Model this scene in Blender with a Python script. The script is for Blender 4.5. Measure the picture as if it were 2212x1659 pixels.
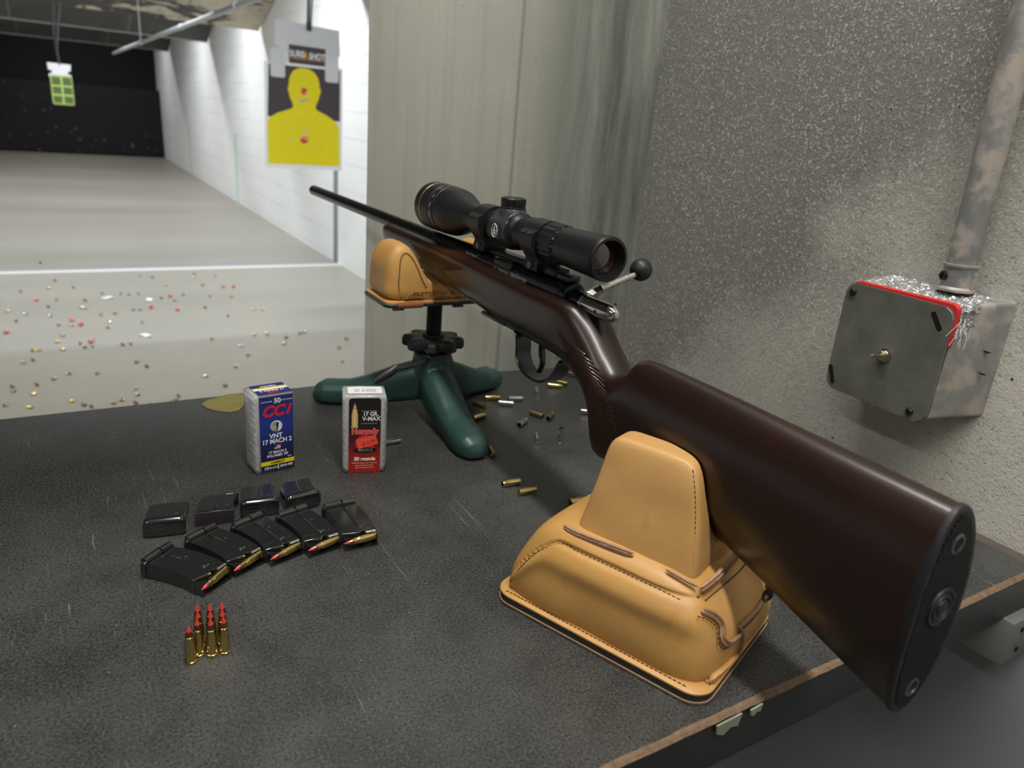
import bpy, bmesh, math, random
from math import sin, cos, pi, radians, sqrt, atan2
from mathutils import Vector, Matrix, noise
random.seed(7)
for o in list(bpy.data.objects): bpy.data.objects.remove(o)
S = bpy.context.scene
COL = S.collection
# ------------------------------------------------------------------ camera, light, exposure
cd = bpy.data.cameras.new('camera'); cam = bpy.data.objects.new('camera', cd); COL.objects.link(cam)
YAW, PIT, ROL = radians(32.273), radians(19.436), radians(4.878)
fw = Vector((sin(YAW)*cos(PIT), cos(YAW)*cos(PIT), -sin(PIT)))
rt = Vector((cos(YAW), -sin(YAW), 0)); up = rt.cross(fw)
rt2 = rt*cos(ROL)+up*sin(ROL); up2 = up*cos(ROL)-rt*sin(ROL)
cam.matrix_world = Matrix(((rt2.x, up2.x, -fw.x, 0), (rt2.y, up2.y, -fw.y, 0), (rt2.z, up2.z, -fw.z, .31), (0, 0, 0, 1)))
cd.sensor_width = 36; cd.lens = 1600/2212*36; cd.clip_start = .02; cd.clip_end = 80
cd.dof.use_dof = True; cd.dof.focus_distance = .54; cd.dof.aperture_fstop = 9.5
S.camera = cam
w = bpy.data.worlds.new('world'); S.world = w; w.use_nodes = True
w.node_tree.nodes['Background'].inputs[0].default_value = (.85, .92, 1, 1)
w.node_tree.nodes['Background'].inputs[1].default_value = .09
S.view_settings.view_transform = 'Standard'; S.view_settings.look = 'None'
S.view_settings.gamma = 1; S.view_settings.use_curve_mapping = False
S.view_settings.exposure = 0.0
RANGE_W = 51.0      # watts of each range lamp
BOOTH_W = 25.0      # watts of each booth tube

# ------------------------------------------------------------------ helpers
def tag(o, label=None, cat=None, group=None, kind=None):
    for k, v in (('label', label), ('category', cat), ('group', group), ('kind', kind)):
        if v: o[k] = v
    return o
def thing(name, label, cat, loc=(0, 0, 0), rotz=0, group=None):
    o = bpy.data.objects.new(name, None); COL.objects.link(o)
    o.empty_display_size = .01
    o.location = loc; o.rotation_euler = (0, 0, rotz)
    return tag(o, label, cat, group)
def obj(name, bm, m, parent=None, sharp=35, smooth=True, off=None, flip=False):
    me = bpy.data.meshes.new(name)
    if off is not None: bmesh.ops.translate(bm, vec=-Vector(off), verts=bm.verts)
    bmesh.ops.recalc_face_normals(bm, faces=bm.faces)
    bm.to_mesh(me); bm.free()
    for x in (m if isinstance(m, (list, tuple)) else [m]): me.materials.append(x)
    if smooth:
        me.polygons.foreach_set('use_smooth', [True]*len(me.polygons))
        try: me.set_sharp_from_angle(angle=radians(sharp))
        except Exception: pass
    o = bpy.data.objects.new(name, me); COL.objects.link(o)
    if parent: o.parent = parent
    return o
def copy_tree(o, parent=None):
    c = o.copy(); COL.objects.link(c); c.parent = parent
    for ch in list(o.children): copy_tree(ch, c)
    return c
def B(): return bmesh.new()
def box(bm, c, s, bev=0, seg=2, rot=None, mi=0):
    vs = []
    for k in range(8):
        p = Vector(((k & 1)-.5, ((k >> 1) & 1)-.5, ((k >> 2) & 1)-.5))
        p = Vector((p.x*s[0], p.y*s[1], p.z*s[2]))
        if rot: p = rot @ p
        vs.append(bm.verts.new(p+Vector(c)))
    F = [(0, 1, 3, 2), (4, 6, 7, 5), (0, 4, 5, 1), (2, 3, 7, 6), (0, 2, 6, 4), (1, 5, 7, 3)]
    fs = [bm.faces.new([vs[i] for i in f]) for f in F]
    for f in fs: f.material_index = mi
    if bev:
        es = list({e for f in fs for e in f.edges})
        bmesh.ops.bevel(bm, geom=es, offset=bev, segments=seg, profile=.5, affect='EDGES')
def loft(bm, rings, cap=True, closed=True, mi=0):
    R = [[bm.verts.new(p) for p in r] for r in rings]
    n = len(R[0])
    for a, b in zip(R, R[1:]):
        for i in range(n if closed else n-1):
            j = (i+1) % n
            try: bm.faces.new((a[i], a[j], b[j], b[i])).material_index = mi
            except ValueError: pass
    if cap and closed:
        for r in (R[0], R[-1]):
            try: bm.faces.new(r).material_index = mi
            except ValueError: pass
    return R
def frame(d):
    d = Vector(d).normalized()
    a = Vector((0, 0, 1)) if abs(d.z) < .9 else Vector((1, 0, 0))
    u = d.cross(a).normalized(); v = u.cross(d).normalized()
    return d, u, v
def lathe(bm, prof, o=(0, 0, 0), d=(0, 0, 1), seg=32, cap=True, mi=0, fn=None):
    """prof: list of (distance along axis, radius)"""
    d, u, v = frame(d); o = Vector(o); rings = []
    for a, r in prof:
        ring = []
        for i in range(seg):
            t = 2*pi*i/seg; rr = fn(a, r, t) if fn else r
            ring.append(o+d*a+u*(cos(t)*rr)+v*(sin(t)*rr))
        rings.append(ring)
    loft(bm, rings, cap, mi=mi)
def tube(bm, pts, r, seg=8, cap=True, mi=0, flat=None, upv=None):
    pts = [Vector(p) for p in pts]; rings = []
    pu = None
    for i, p in enumerate(pts):
        t = (pts[min(i+1, len(pts)-1)]-pts[max(i-1, 0)])
        if t.length < 1e-9: t = Vector((0, 0, 1))
        t.normalize()
        if upv: u = Vector(upv)-t*t.dot(Vector(upv))
        elif pu is None: _, u, _v = frame(t)
        else: u = pu-t*t.dot(pu)
        if u.length < 1e-6: u = frame(t)[1]
        u.normalize(); pu = u; v = t.cross(u)
        rr = r[i] if isinstance(r, (list, tuple)) else r
        fl = flat or 1
        rings.append([p+u*(cos(2*pi*k/seg)*rr)+v*(sin(2*pi*k/seg)*rr*fl) for k in range(seg)])
    loft(bm, rings, cap, mi=mi)
def prism(bm, poly, M, t0, t1, mi=0):
    """poly 2-D outline placed by matrix M (x,y in plane, z thickness)"""
    a = [bm.verts.new(M @ Vector((x, y, t0))) for x, y in poly]
    b = [bm.verts.new(M @ Vector((x, y, t1))) for x, y in poly]
    n = len(a)
    bm.faces.new(a[::-1]).material_index = mi; bm.faces.new(b).material_index = mi
    for i in range(n):
        j = (i+1) % n
        bm.faces.new((a[i], a[j], b[j], b[i])).material_index = mi
def rrect(w, h, r, n=5, cx=0, cy=0):
    P = []
    for qx, qy, a0 in ((1, 1, 0), (-1, 1, 90), (-1, -1, 180), (1, -1, 270)):
        for k in range(n+1):
            a = radians(a0+90*k/n)
            P.append((cx+qx*(w/2-r)+r*cos(a), cy+qy*(h/2-r)+r*sin(a)))
    return P
def ngon(r, n=24, cx=0, cy=0, sx=1): return [(cx+sx*r*cos(2*pi*k/n), cy+r*sin(2*pi*k/n)) for k in range(n)]
def roundbox(bm, fn, n=14, p=4.0):
    """closed cube grid of unit (u,v,w) mapped by fn; p-norm rounding"""
    grid = {}
    def vert(i, j, k):
        key = (i, j, k)
        if key not in grid:
            q = [2*t/n-1 for t in key]
            nrm = (abs(q[0])**p+abs(q[1])**p+abs(q[2])**p)**(1/p); mx = max(abs(t) for t in q)
            s = mx/nrm if nrm else 1
            grid[key] = bm.verts.new(fn(q[0]*s, q[1]*s, q[2]*s))
        return grid[key]
    for a in range(n):
        for b in range(n):
            for c in (0, n):
                for perm in ((0, 1, 2), (1, 2, 0), (2, 0, 1)):
                    def P(x, y):
                        t = [0, 0, 0]; t[perm[0]] = x; t[perm[1]] = y; t[perm[2]] = c; return vert(*t)
                    f = [P(a, b), P(a+1, b), P(a+1, b+1), P(a, b+1)]
                    bm.faces.new(f if c else f[::-1])
def lerp(a, b, t): return a+(b-a)*t
def interp(T, y):
    """T rows sorted by first value descending or ascending; smooth interpolation"""
    rows = T if T[0][0] < T[-1][0] else T[::-1]
    if y <= rows[0][0]: return rows[0][1:]
    if y >= rows[-1][0]: return rows[-1][1:]
    for i in range(len(rows)-1):
        a, b = rows[i], rows[i+1]
        if a[0] <= y <= b[0]:
            h = b[0]-a[0]; t = (y-a[0])/h; out = []
            pa = rows[max(i-1, 0)]; pb = rows[min(i+2, len(rows)-1)]
            for k in range(1, len(a)):
                def sl(p, q, r):
                    d1 = (q[k]-p[k])/(q[0]-p[0]) if q[0] != p[0] else 0
                    d2 = (r[k]-q[k])/(r[0]-q[0]) if r[0] != q[0] else 0
                    if q is p: return d2
                    if q is r: return d1
                    return 0 if d1*d2 <= 0 else 2*d1*d2/(d1+d2)
                m0 = sl(pa, a, b) if pa is not a else (b[k]-a[k])/h
                m1 = sl(a, b, pb) if pb is not b else (b[k]-a[k])/h
                t2, t3 = t*t, t*t*t
                out.append((2*t3-3*t2+1)*a[k]+(t3-2*t2+t)*h*m0+(-2*t3+3*t2)*b[k]+(t3-t2)*h*m1)
            return out
def spline(pts, n=8):
    pts = [Vector(p) for p in pts]; out = []
    for i in range(len(pts)-1):
        p0, p1, p2, p3 = pts[max(i-1, 0)], pts[i], pts[i+1], pts[min(i+2, len(pts)-1)]
        for k in range(n):
            t = k/n
            out.append(.5*((2*p1)+(p2-p0)*t+(2*p0-5*p1+4*p2-p3)*t*t+(-p0+3*p1-3*p2+p3)*t**3))
    out.append(pts[-1]); return out
def text(bm, s, size, M, x=0, y=0, ext=.00004, bold=0, shear=0, align='CENTER', sx=1, sy=1, spacing=1, mi=0, z=0):
    cu = bpy.data.curves.new('lettering_curve', 'FONT'); cu.body = s; cu.size = size; cu.extrude = ext
    cu.offset = bold*size; cu.shear = shear; cu.align_x = align; cu.align_y = 'CENTER'; cu.resolution_u = 3
    cu.space_character = spacing
    o = bpy.data.objects.new('lettering_curve', cu); COL.objects.link(o)
    me = bpy.data.meshes.new_from_object(o)
    T = M @ Matrix.Translation((x, y, z)) @ Matrix.Diagonal((sx, sy, 1, 1))
    vs = [bm.verts.new(T @ v.co) for v in me.vertices]
    for p in me.polygons:
        try: bm.faces.new([vs[i] for i in p.vertices]).material_index = mi
        except ValueError: pass
    bpy.data.objects.remove(o); bpy.data.curves.remove(cu); bpy.data.meshes.remove(me)
def basis(o, x, y, z):
    return Matrix(((x[0], y[0], z[0], o[0]), (x[1], y[1], z[1], o[1]), (x[2], y[2], z[2], o[2]), (0, 0, 0, 1)))

# ------------------------------------------------------------------ materials
class NT:
    def __init__(s, name):
        s.m = bpy.data.materials.new(name); s.m.use_nodes = True; s.t = s.m.node_tree
        s.b = s.t.nodes['Principled BSDF']; s.co = None
    def n(s, ty, **kw):
        nd = s.t.nodes.new(ty)
        for k, v in kw.items():
            if k.startswith('i_'):
                key = k[2:]; key = int(key) if key.isdigit() else key.replace('_', ' ')
                s.set(nd.inputs[key], v)
            else: setattr(nd, k, v)
        return nd
    def set(s, inp, v):
        if isinstance(v, bpy.types.NodeSocket): s.t.links.new(v, inp)
        else:
            if inp.type == 'RGBA' and len(v) == 3: v = (*v, 1)
            inp.default_value = v
    def P(s, **kw):
        for k, v in kw.items(): s.set(s.b.inputs[k.replace('_', ' ')], v)
        return s
    def coord(s, kind='Object', scale=(1, 1, 1), rot=(0, 0, 0), loc=(0, 0, 0)):
        tc = s.n('ShaderNodeTexCoord'); mp = s.n('ShaderNodeMapping')
        s.t.links.new(tc.outputs[kind], mp.inputs[0])
        mp.inputs['Scale'].default_value = scale; mp.inputs['Rotation'].default_value = rot; mp.inputs['Location'].default_value = loc
        return mp.outputs[0]
    def noise(s, v, scale=5, detail=4, rough=.55, dist=0):
        return s.n('ShaderNodeTexNoise', i_Vector=v, i_Scale=scale, i_Detail=detail, i_Roughness=rough, i_Distortion=dist).outputs['Fac']
    def vor(s, v, scale=5, feature='F1', out='Distance'):
        nd = s.n('ShaderNodeTexVoronoi', i_Vector=v, i_Scale=scale); nd.feature = feature
        return nd.outputs[out]
    def ramp(s, f, stops, interp='LINEAR'):
        r = s.n('ShaderNodeValToRGB', i_Fac=f); r.color_ramp.interpolation = interp
        e = r.color_ramp.elements
        while len(e) < len(stops): e.new(.5)
        for i, (p, c) in enumerate(stops):
            e[i].position = p
            e[i].color = (c, c, c, 1) if isinstance(c, (int, float)) else (*c, 1)
        return r.outputs[0]
    def mix(s, f, a, b, mode='MIX'):
        nd = s.n('ShaderNodeMix', data_type='RGBA'); nd.blend_type = mode
        s.set(nd.inputs[0], f); s.set(nd.inputs[6], a); s.set(nd.inputs[7], b)
        return nd.outputs[2]
    def math(s, op, a, b=0.0):
        nd = s.n('ShaderNodeMath'); nd.operation = op; s.set(nd.inputs[0], a); s.set(nd.inputs[1], b); return nd.outputs[0]
    def sep(s, v):
        nd = s.n('ShaderNodeSeparateXYZ', i_0=v); return nd.outputs
    def bump(s, h, strength=.3, dist=.001, normal=None):
        nd = s.n('ShaderNodeBump', i_Height=h, i_Strength=strength, i_Distance=dist)
        if normal: s.t.links.new(normal, nd.inputs['Normal'])
        s.t.links.new(nd.outputs[0], s.b.inputs['Normal']); return nd.outputs[0]
def simple(name, col, rough=.5, metal=0, coat=0, spec=.5, **kw):
    t = NT(name).P(Base_Color=col, Roughness=rough, Metallic=metal)
    t.b.inputs['Coat Weight'].default_value = coat; t.b.inputs['Coat Roughness'].default_value = .1
    t.b.inputs['Specular IOR Level'].default_value = spec
    return t.m
def grain(name, col, rough=.5, metal=0, var=.15, scale=300, bump=.15, dist=.0003, coat=0, nscale=8, spec=.5):
    """paint or metal with fine surface grain and slight colour variation"""
    t = NT(name); v = t.coord()
    n1 = t.noise(v, nscale, 5); n2 = t.noise(v, scale, 3)
    a = tuple(max(0, c*(1-var)) for c in col); b = tuple(min(1, c*(1+var)) for c in col)
    t.P(Base_Color=t.mix(n1, a, b), Roughness=rough, Metallic=metal)
    t.b.inputs['Coat Weight'].default_value = coat; t.b.inputs['Coat Roughness'].default_value = .12
    t.b.inputs['Specular IOR Level'].default_value = spec
    t.bump(n2, bump, dist)
    return t.m

def m_concrete_front():
    t = NT('stained_front_concrete'); v = t.coord()
    a = t.noise(v, 5, 8, .6); b = t.noise(t.coord(scale=(9, 9, .7)), 3, 6, .65, .4)
    s = t.sep(v)
    base = t.mix(a, (.42, .42, .365), (.60, .60, .525))
    # damp dirty run marks and shade painted in towards the corner: local x runs along the wall from the corner (0) to the free end
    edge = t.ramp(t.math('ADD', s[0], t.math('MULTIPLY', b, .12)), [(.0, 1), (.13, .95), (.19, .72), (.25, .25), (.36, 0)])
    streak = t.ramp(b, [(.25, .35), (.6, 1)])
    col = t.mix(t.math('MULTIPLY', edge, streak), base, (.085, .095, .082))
    run = t.ramp(t.noise(t.coord(scale=(16, 16, .5)), 3, 5, .6), [(.5, 0), (.75, .5)])
    col = t.mix(t.math('MULTIPLY', run, .6), col, (.19, .20, .165))
    seam = t.ramp(t.math('ABSOLUTE', t.math('SUBTRACT', s[0], .185)), [(0, .55), (.0022, .5), (.0035, 0)])
    col = t.mix(seam, col, (.1, .11, .09))
    pit = t.ramp(t.vor(v, 38), [(0.02, 1), (.06, 0)])
    col = t.mix(t.math('MULTIPLY', pit, .5), col, (.08, .08, .07))
    fl = t.ramp(t.vor(t.coord(scale=(1, 1, .55)), 60), [(.05, 1), (.13, 0)])
    fm = t.ramp(t.noise(v, 7, 3), [(.5, 0), (.62, 1)])
    col = t.mix(t.math('MULTIPLY', t.math('MULTIPLY', fl, fm), t.math('MULTIPLY', edge, .45)), col, (.42, .43, .38))
    t.P(Base_Color=col, Roughness=.62); t.bump(t.math('ADD', t.noise(v, 160, 4), pit), .25, .0015)
    return t.m
def m_concrete_right():
    t = NT('glossy_flecked_concrete'); v = t.coord(); s = t.sep(v)
    big = t.noise(v, 6, 6, .6)
    base = t.mix(big, (.56, .545, .48), (.82, .80, .71))
    # painted shade: colour darkens towards the corner (y=0.78) and higher up
    wall_shade = t.math('ADD', t.math('MULTIPLY', s[1], 1.15), t.math('MULTIPLY', s[2], .95))
    wall_shade = t.math('ADD', wall_shade, t.math('MULTIPLY', t.noise(v, 7, 5, .6), .35))
    sm = t.ramp(wall_shade, [(.56, 0), (.9, .52), (1.25, .85)])
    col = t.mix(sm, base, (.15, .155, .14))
    fl = t.noise(v, 420, 3, .65); flm = t.ramp(fl, [(.56, 0), (.66, 1)])
    zone = t.ramp(t.noise(v, 5, 3), [(.3, .35), (.6, 1)])
    col = t.mix(t.math('MULTIPLY', t.math('MULTIPLY', flm, zone), .75), col, (.78, .77, .72))
    dk = t.ramp(t.noise(v, 420, 2, .5), [(.3, 1), (.38, 0)])
    col = t.mix(t.math('MULTIPLY', dk, .5), col, (.10, .10, .09))
    pit = t.ramp(t.vor(v, 26), [(.02, 1), (.045, 0)])
    col = t.mix(pit, col, (.03, .03, .03))
    t.P(Base_Color=col, Roughness=t.mix(flm, (.46, .46, .46), (.22, .22, .22)))
    t.bump(t.math('ADD', fl, t.noise(v, 90, 4)), .55, .0016)
    return t.m
def m_bench():
    t = NT('black_textured_laminate'); v = t.coord()
    g = t.noise(v, 1000, 2, .7); n = t.noise(v, 9, 6, .6)
    col = t.mix(n, (.014, .015, .015), (.034, .035, .034))
    g2 = t.noise(v, 620, 2, .6); sp = t.ramp(g2, [(.52, 0), (.68, .62)]); col = t.mix(sp, col, (.12, .122, .118))
    sq = t.ramp(g2, [(.34, .8), (.46, 0)]); dkm = sq
    wr = t.ramp(t.sep(v)[1], [(0, 1), (.15, .2)])
    hz = t.math('MULTIPLY', t.ramp(t.noise(v, 14, 6, .7), [(.36, .12), (.70, .6)]), wr); col = t.mix(hz, col, (.115, .117, .112))
    def scr(rot, sc, th):
        c = t.coord(scale=(sc, sc*.035, 1), rot=(0, 0, rot))
        m = t.ramp(t.noise(c, 3, 4, .6, .6), [(th, 0), (th+.035, 1)])
        return t.math('MULTIPLY', m, t.ramp(t.noise(v, 9, 3), [(.5, 0), (.64, 1)]))
    col = t.mix(dkm, col, (.010, .011, .011))
    for r, sc, th in ((.5, 150, .66), (-.9, 190, .66), (1.1, 160, .67), (2.3, 220, .67)):
        col = t.mix(t.math('MULTIPLY', scr(r, sc, th), .55), col, (.26, .26, .24))
    dust = t.ramp(t.vor(v, 170), [(.04, 1), (.07, 0)])
    dm = t.ramp(t.noise(v, 60, 2), [(.60, 0), (.66, 1)])
    col = t.mix(t.math('MULTIPLY', dust, dm), col, (.6, .6, .55))
    t.P(Base_Color=col, Roughness=t.ramp(n, [(.3, .3), (.7, .44)])); t.b.inputs['Specular IOR Level'].default_value = .42
    t.bump(g, .4, .0005)
    return t.m
def m_floor():
    t = NT('range_floor_concrete'); v = t.coord(); s = t.sep(v)
    a = t.noise(t.coord(scale=(.25, 1, 1)), 1.6, 6, .6); b = t.noise(v, 3.5, 6, .65)
    col = t.mix(a, (.25, .238, .20), (.40, .38, .33)); col = t.mix(t.math('MULTIPLY', b, .5), col, (.30, .315, .30))
    col = t.mix(t.math('MULTIPLY', t.math('LESS_THAN', s[1], 4.03), .8), col, t.mix(b, (.20, .185, .155), (.275, .255, .215)))
    far = t.ramp(t.math('DIVIDE', s[1], 20.0), [(.3, 0), (.55, .55), (.8, .85)])
    col = t.mix(far, col, t.mix(t.noise(t.coord(scale=(.2, 1, 1)), 2.2, 5), (.17, .145, .12), (.30, .26, .225)))
    for y0, wd, c in ((4.03, .035, (.27, .28, .26)), (5.86, .05, (.75, .75, .74)), (6.02, .09, (.27, .29, .3))):
        d = t.math('ABSOLUTE', t.math('SUBTRACT', s[1], y0))
        col = t.mix(t.ramp(d, [(0, .85), (wd*.6, .8), (wd, 0)]), col, c)
    p = t.ramp(t.noise(v, 30, 3), [(.62, 0), (.74, .22)]); col = t.mix(p, col, (.7, .69, .66))
    t.P(Base_Color=col, Roughness=.42); t.bump(b, .2, .01)
    return t.m
def m_white_wall():
    t = NT('white_painted_board_wall'); v = t.coord(); s = t.sep(v)
    n = t.noise(t.coord(scale=(1, .35, 1)), 2.0, 6, .6)
    col = t.mix(n, (.66, .68, .68), (.86, .88, .88))
    k = t.math('MULTIPLY', s[2], 1/.19)
    line = t.ramp(t.math('ABSOLUTE', t.math('SUBTRACT', t.math('FRACT', k), .5)), [(0, .7), (.022, .5), (.05, 0)])
    lm = t.ramp(t.noise(v, 1.3, 3), [(.4, .1), (.7, .8)])
    col = t.mix(t.math('MULTIPLY', line, lm), col, (.45, .46, .45))
    for y0, c, zt in ((5.97, (.10, .15, .19), -.1), (9.77, (.42, .66, .53), -.1), (13.33, (.75, .52, .50), -.15)):
        d = t.math('ABSOLUTE', t.math('SUBTRACT', s[1], y0))
        m = t.math('MULTIPLY', t.ramp(d, [(0, .9), (.05, .85), (.062, 0)]), t.math('LESS_THAN', s[2], zt))
        col = t.mix(m, col, c)
    h = t.ramp(t.vor(v, 2.6), [(.035, 1), (.05, 0)]); col = t.mix(t.math('MULTIPLY', h, .55), col, (.35, .36, .35))
    t.P(Base_Color=col, Roughness=.6); t.bump(line, .3, .004)
    return t.m
def m_baffle(beige):
    t = NT('chipped_baffle_board' if beige else 'black_baffle_board'); v = t.coord(); s = t.sep(v)
    n = t.noise(t.coord(scale=(1, 3.2, 1)), 2.2, 8, .7, .5)
    dark = t.mix(t.noise(v, 5, 5), (.035, .034, .033), (.10, .095, .09))
    bg = t.mix(t.noise(v, 9, 6, .7), (.36, .30, .21), (.74, .68, .55))
    if beige:
        m = t.ramp(t.math('ADD', n, t.math('MULTIPLY', t.math('SUBTRACT', s[0], 3.2), .10)), [(.49, 0), (.52, 1)])
    else:
        m = t.ramp(n, [(.70, 0), (.73, .8)])
    col = t.mix(m, dark, bg)
    sp = t.ramp(t.vor(v, 9), [(.05, 1), (.1, 0)]); col = t.mix(t.math('MULTIPLY', sp, .35), col, (.35, .3, .2))
    jt = t.ramp(t.math('ABSOLUTE', t.math('SUBTRACT', t.math('FRACT', t.math('MULTIPLY', s[0], .82)), .5)), [(0, .5), (.012, 0)])
    col = t.mix(jt, col, (.3, .3, .3))
    t.P(Base_Color=col, Roughness=.75); t.bump(t.math('ADD', n, m), .4, .02)
    return t.m
def m_leather(name='tan_leather', c0=(.52, .27, .068), c1=(.66, .375, .125), rough=.42):
    t = NT(name); v = t.coord()
    n = t.noise(v, 16, 5, .55); col = t.mix(n, c0, c1)
    st = t.ramp(t.noise(v, 34, 4, .6), [(.58, 0), (.78, .45)]); col = t.mix(st, col, (c0[0]*.75, c0[1]*.62, c0[2]*.5))
    pores = t.vor(v, 1300); wr = t.noise(t.coord(scale=(1, 1, 2.2)), 90, 5, .6)
    t.P(Base_Color=col, Roughness=t.ramp(n, [(.3, rough-.05), (.7, rough+.1)]))
    t.b.inputs['Specular IOR Level'].default_value = .5
    b1 = t.bump(pores, .18, .0002); t.bump(wr, .25, .0006, b1)
    return t.m
def m_wood():
    t = NT('oiled_walnut'); v = t.coord(scale=(1, .22, 1))
    n = t.noise(v, 26, 7, .6, 1.2); g = t.noise(t.coord(scale=(1, .035, 1)), 210, 4, .6)
    col = t.mix(t.ramp(n, [(.3, 0), (.75, 1)]), (.011, .0036, .0022), (.033, .0105, .0052))
    col = t.mix(t.math('MULTIPLY', g, .5), col, (.010, .004, .0022))
    am = t.ramp(t.noise(t.coord(scale=(1, .5, 1)), 15, 5, .62, .8), [(.55, 0), (.74, .7)])
    col = t.mix(am, col, (.085, .030, .008))
    t.P(Base_Color=col, Roughness=.36); t.b.inputs['Coat Weight'].default_value = .42; t.b.inputs['Coat Roughness'].default_value = .22
    t.bump(g, .08, .0003)
    return t.m
def m_metal(name, col, rough, brush=.05, scale=400, var=.12):
    t = NT(name); v = t.coord(); n = t.noise(v, scale, 3); big = t.noise(v, 60, 4)
    t.P(Base_Color=t.mix(big, tuple(c*(1-var) for c in col), col), Metallic=1.0, Roughness=t.ramp(n, [(.3, max(.03, rough-.05)), (.7, rough+.06)]))
    t.bump(n, brush, .0001); return t.m
def m_clear():
    t = NT('clear_plastic'); t.P(Base_Color=(.96, .97, .97), Roughness=.10, Transmission_Weight=.82, IOR=1.35)
    t.bump(t.noise(t.coord(), 300, 3), .25, .0004); return t.m
def m_galv():
    t = NT('weathered_galvanised_steel'); v = t.coord()
    n = t.noise(v, 45, 6, .7); k = t.ramp(t.noise(v, 22, 6, .7), [(.45, 0), (.56, 1)])
    col = t.mix(n, (.26, .265, .26), (.48, .485, .48)); col = t.mix(k, col, (.46, .41, .36))
    t.P(Base_Color=col, Roughness=.42, Metallic=t.math('SUBTRACT', .55, t.math('MULTIPLY', k, .5))); t.bump(k, .3, .0004); return t.m

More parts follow.
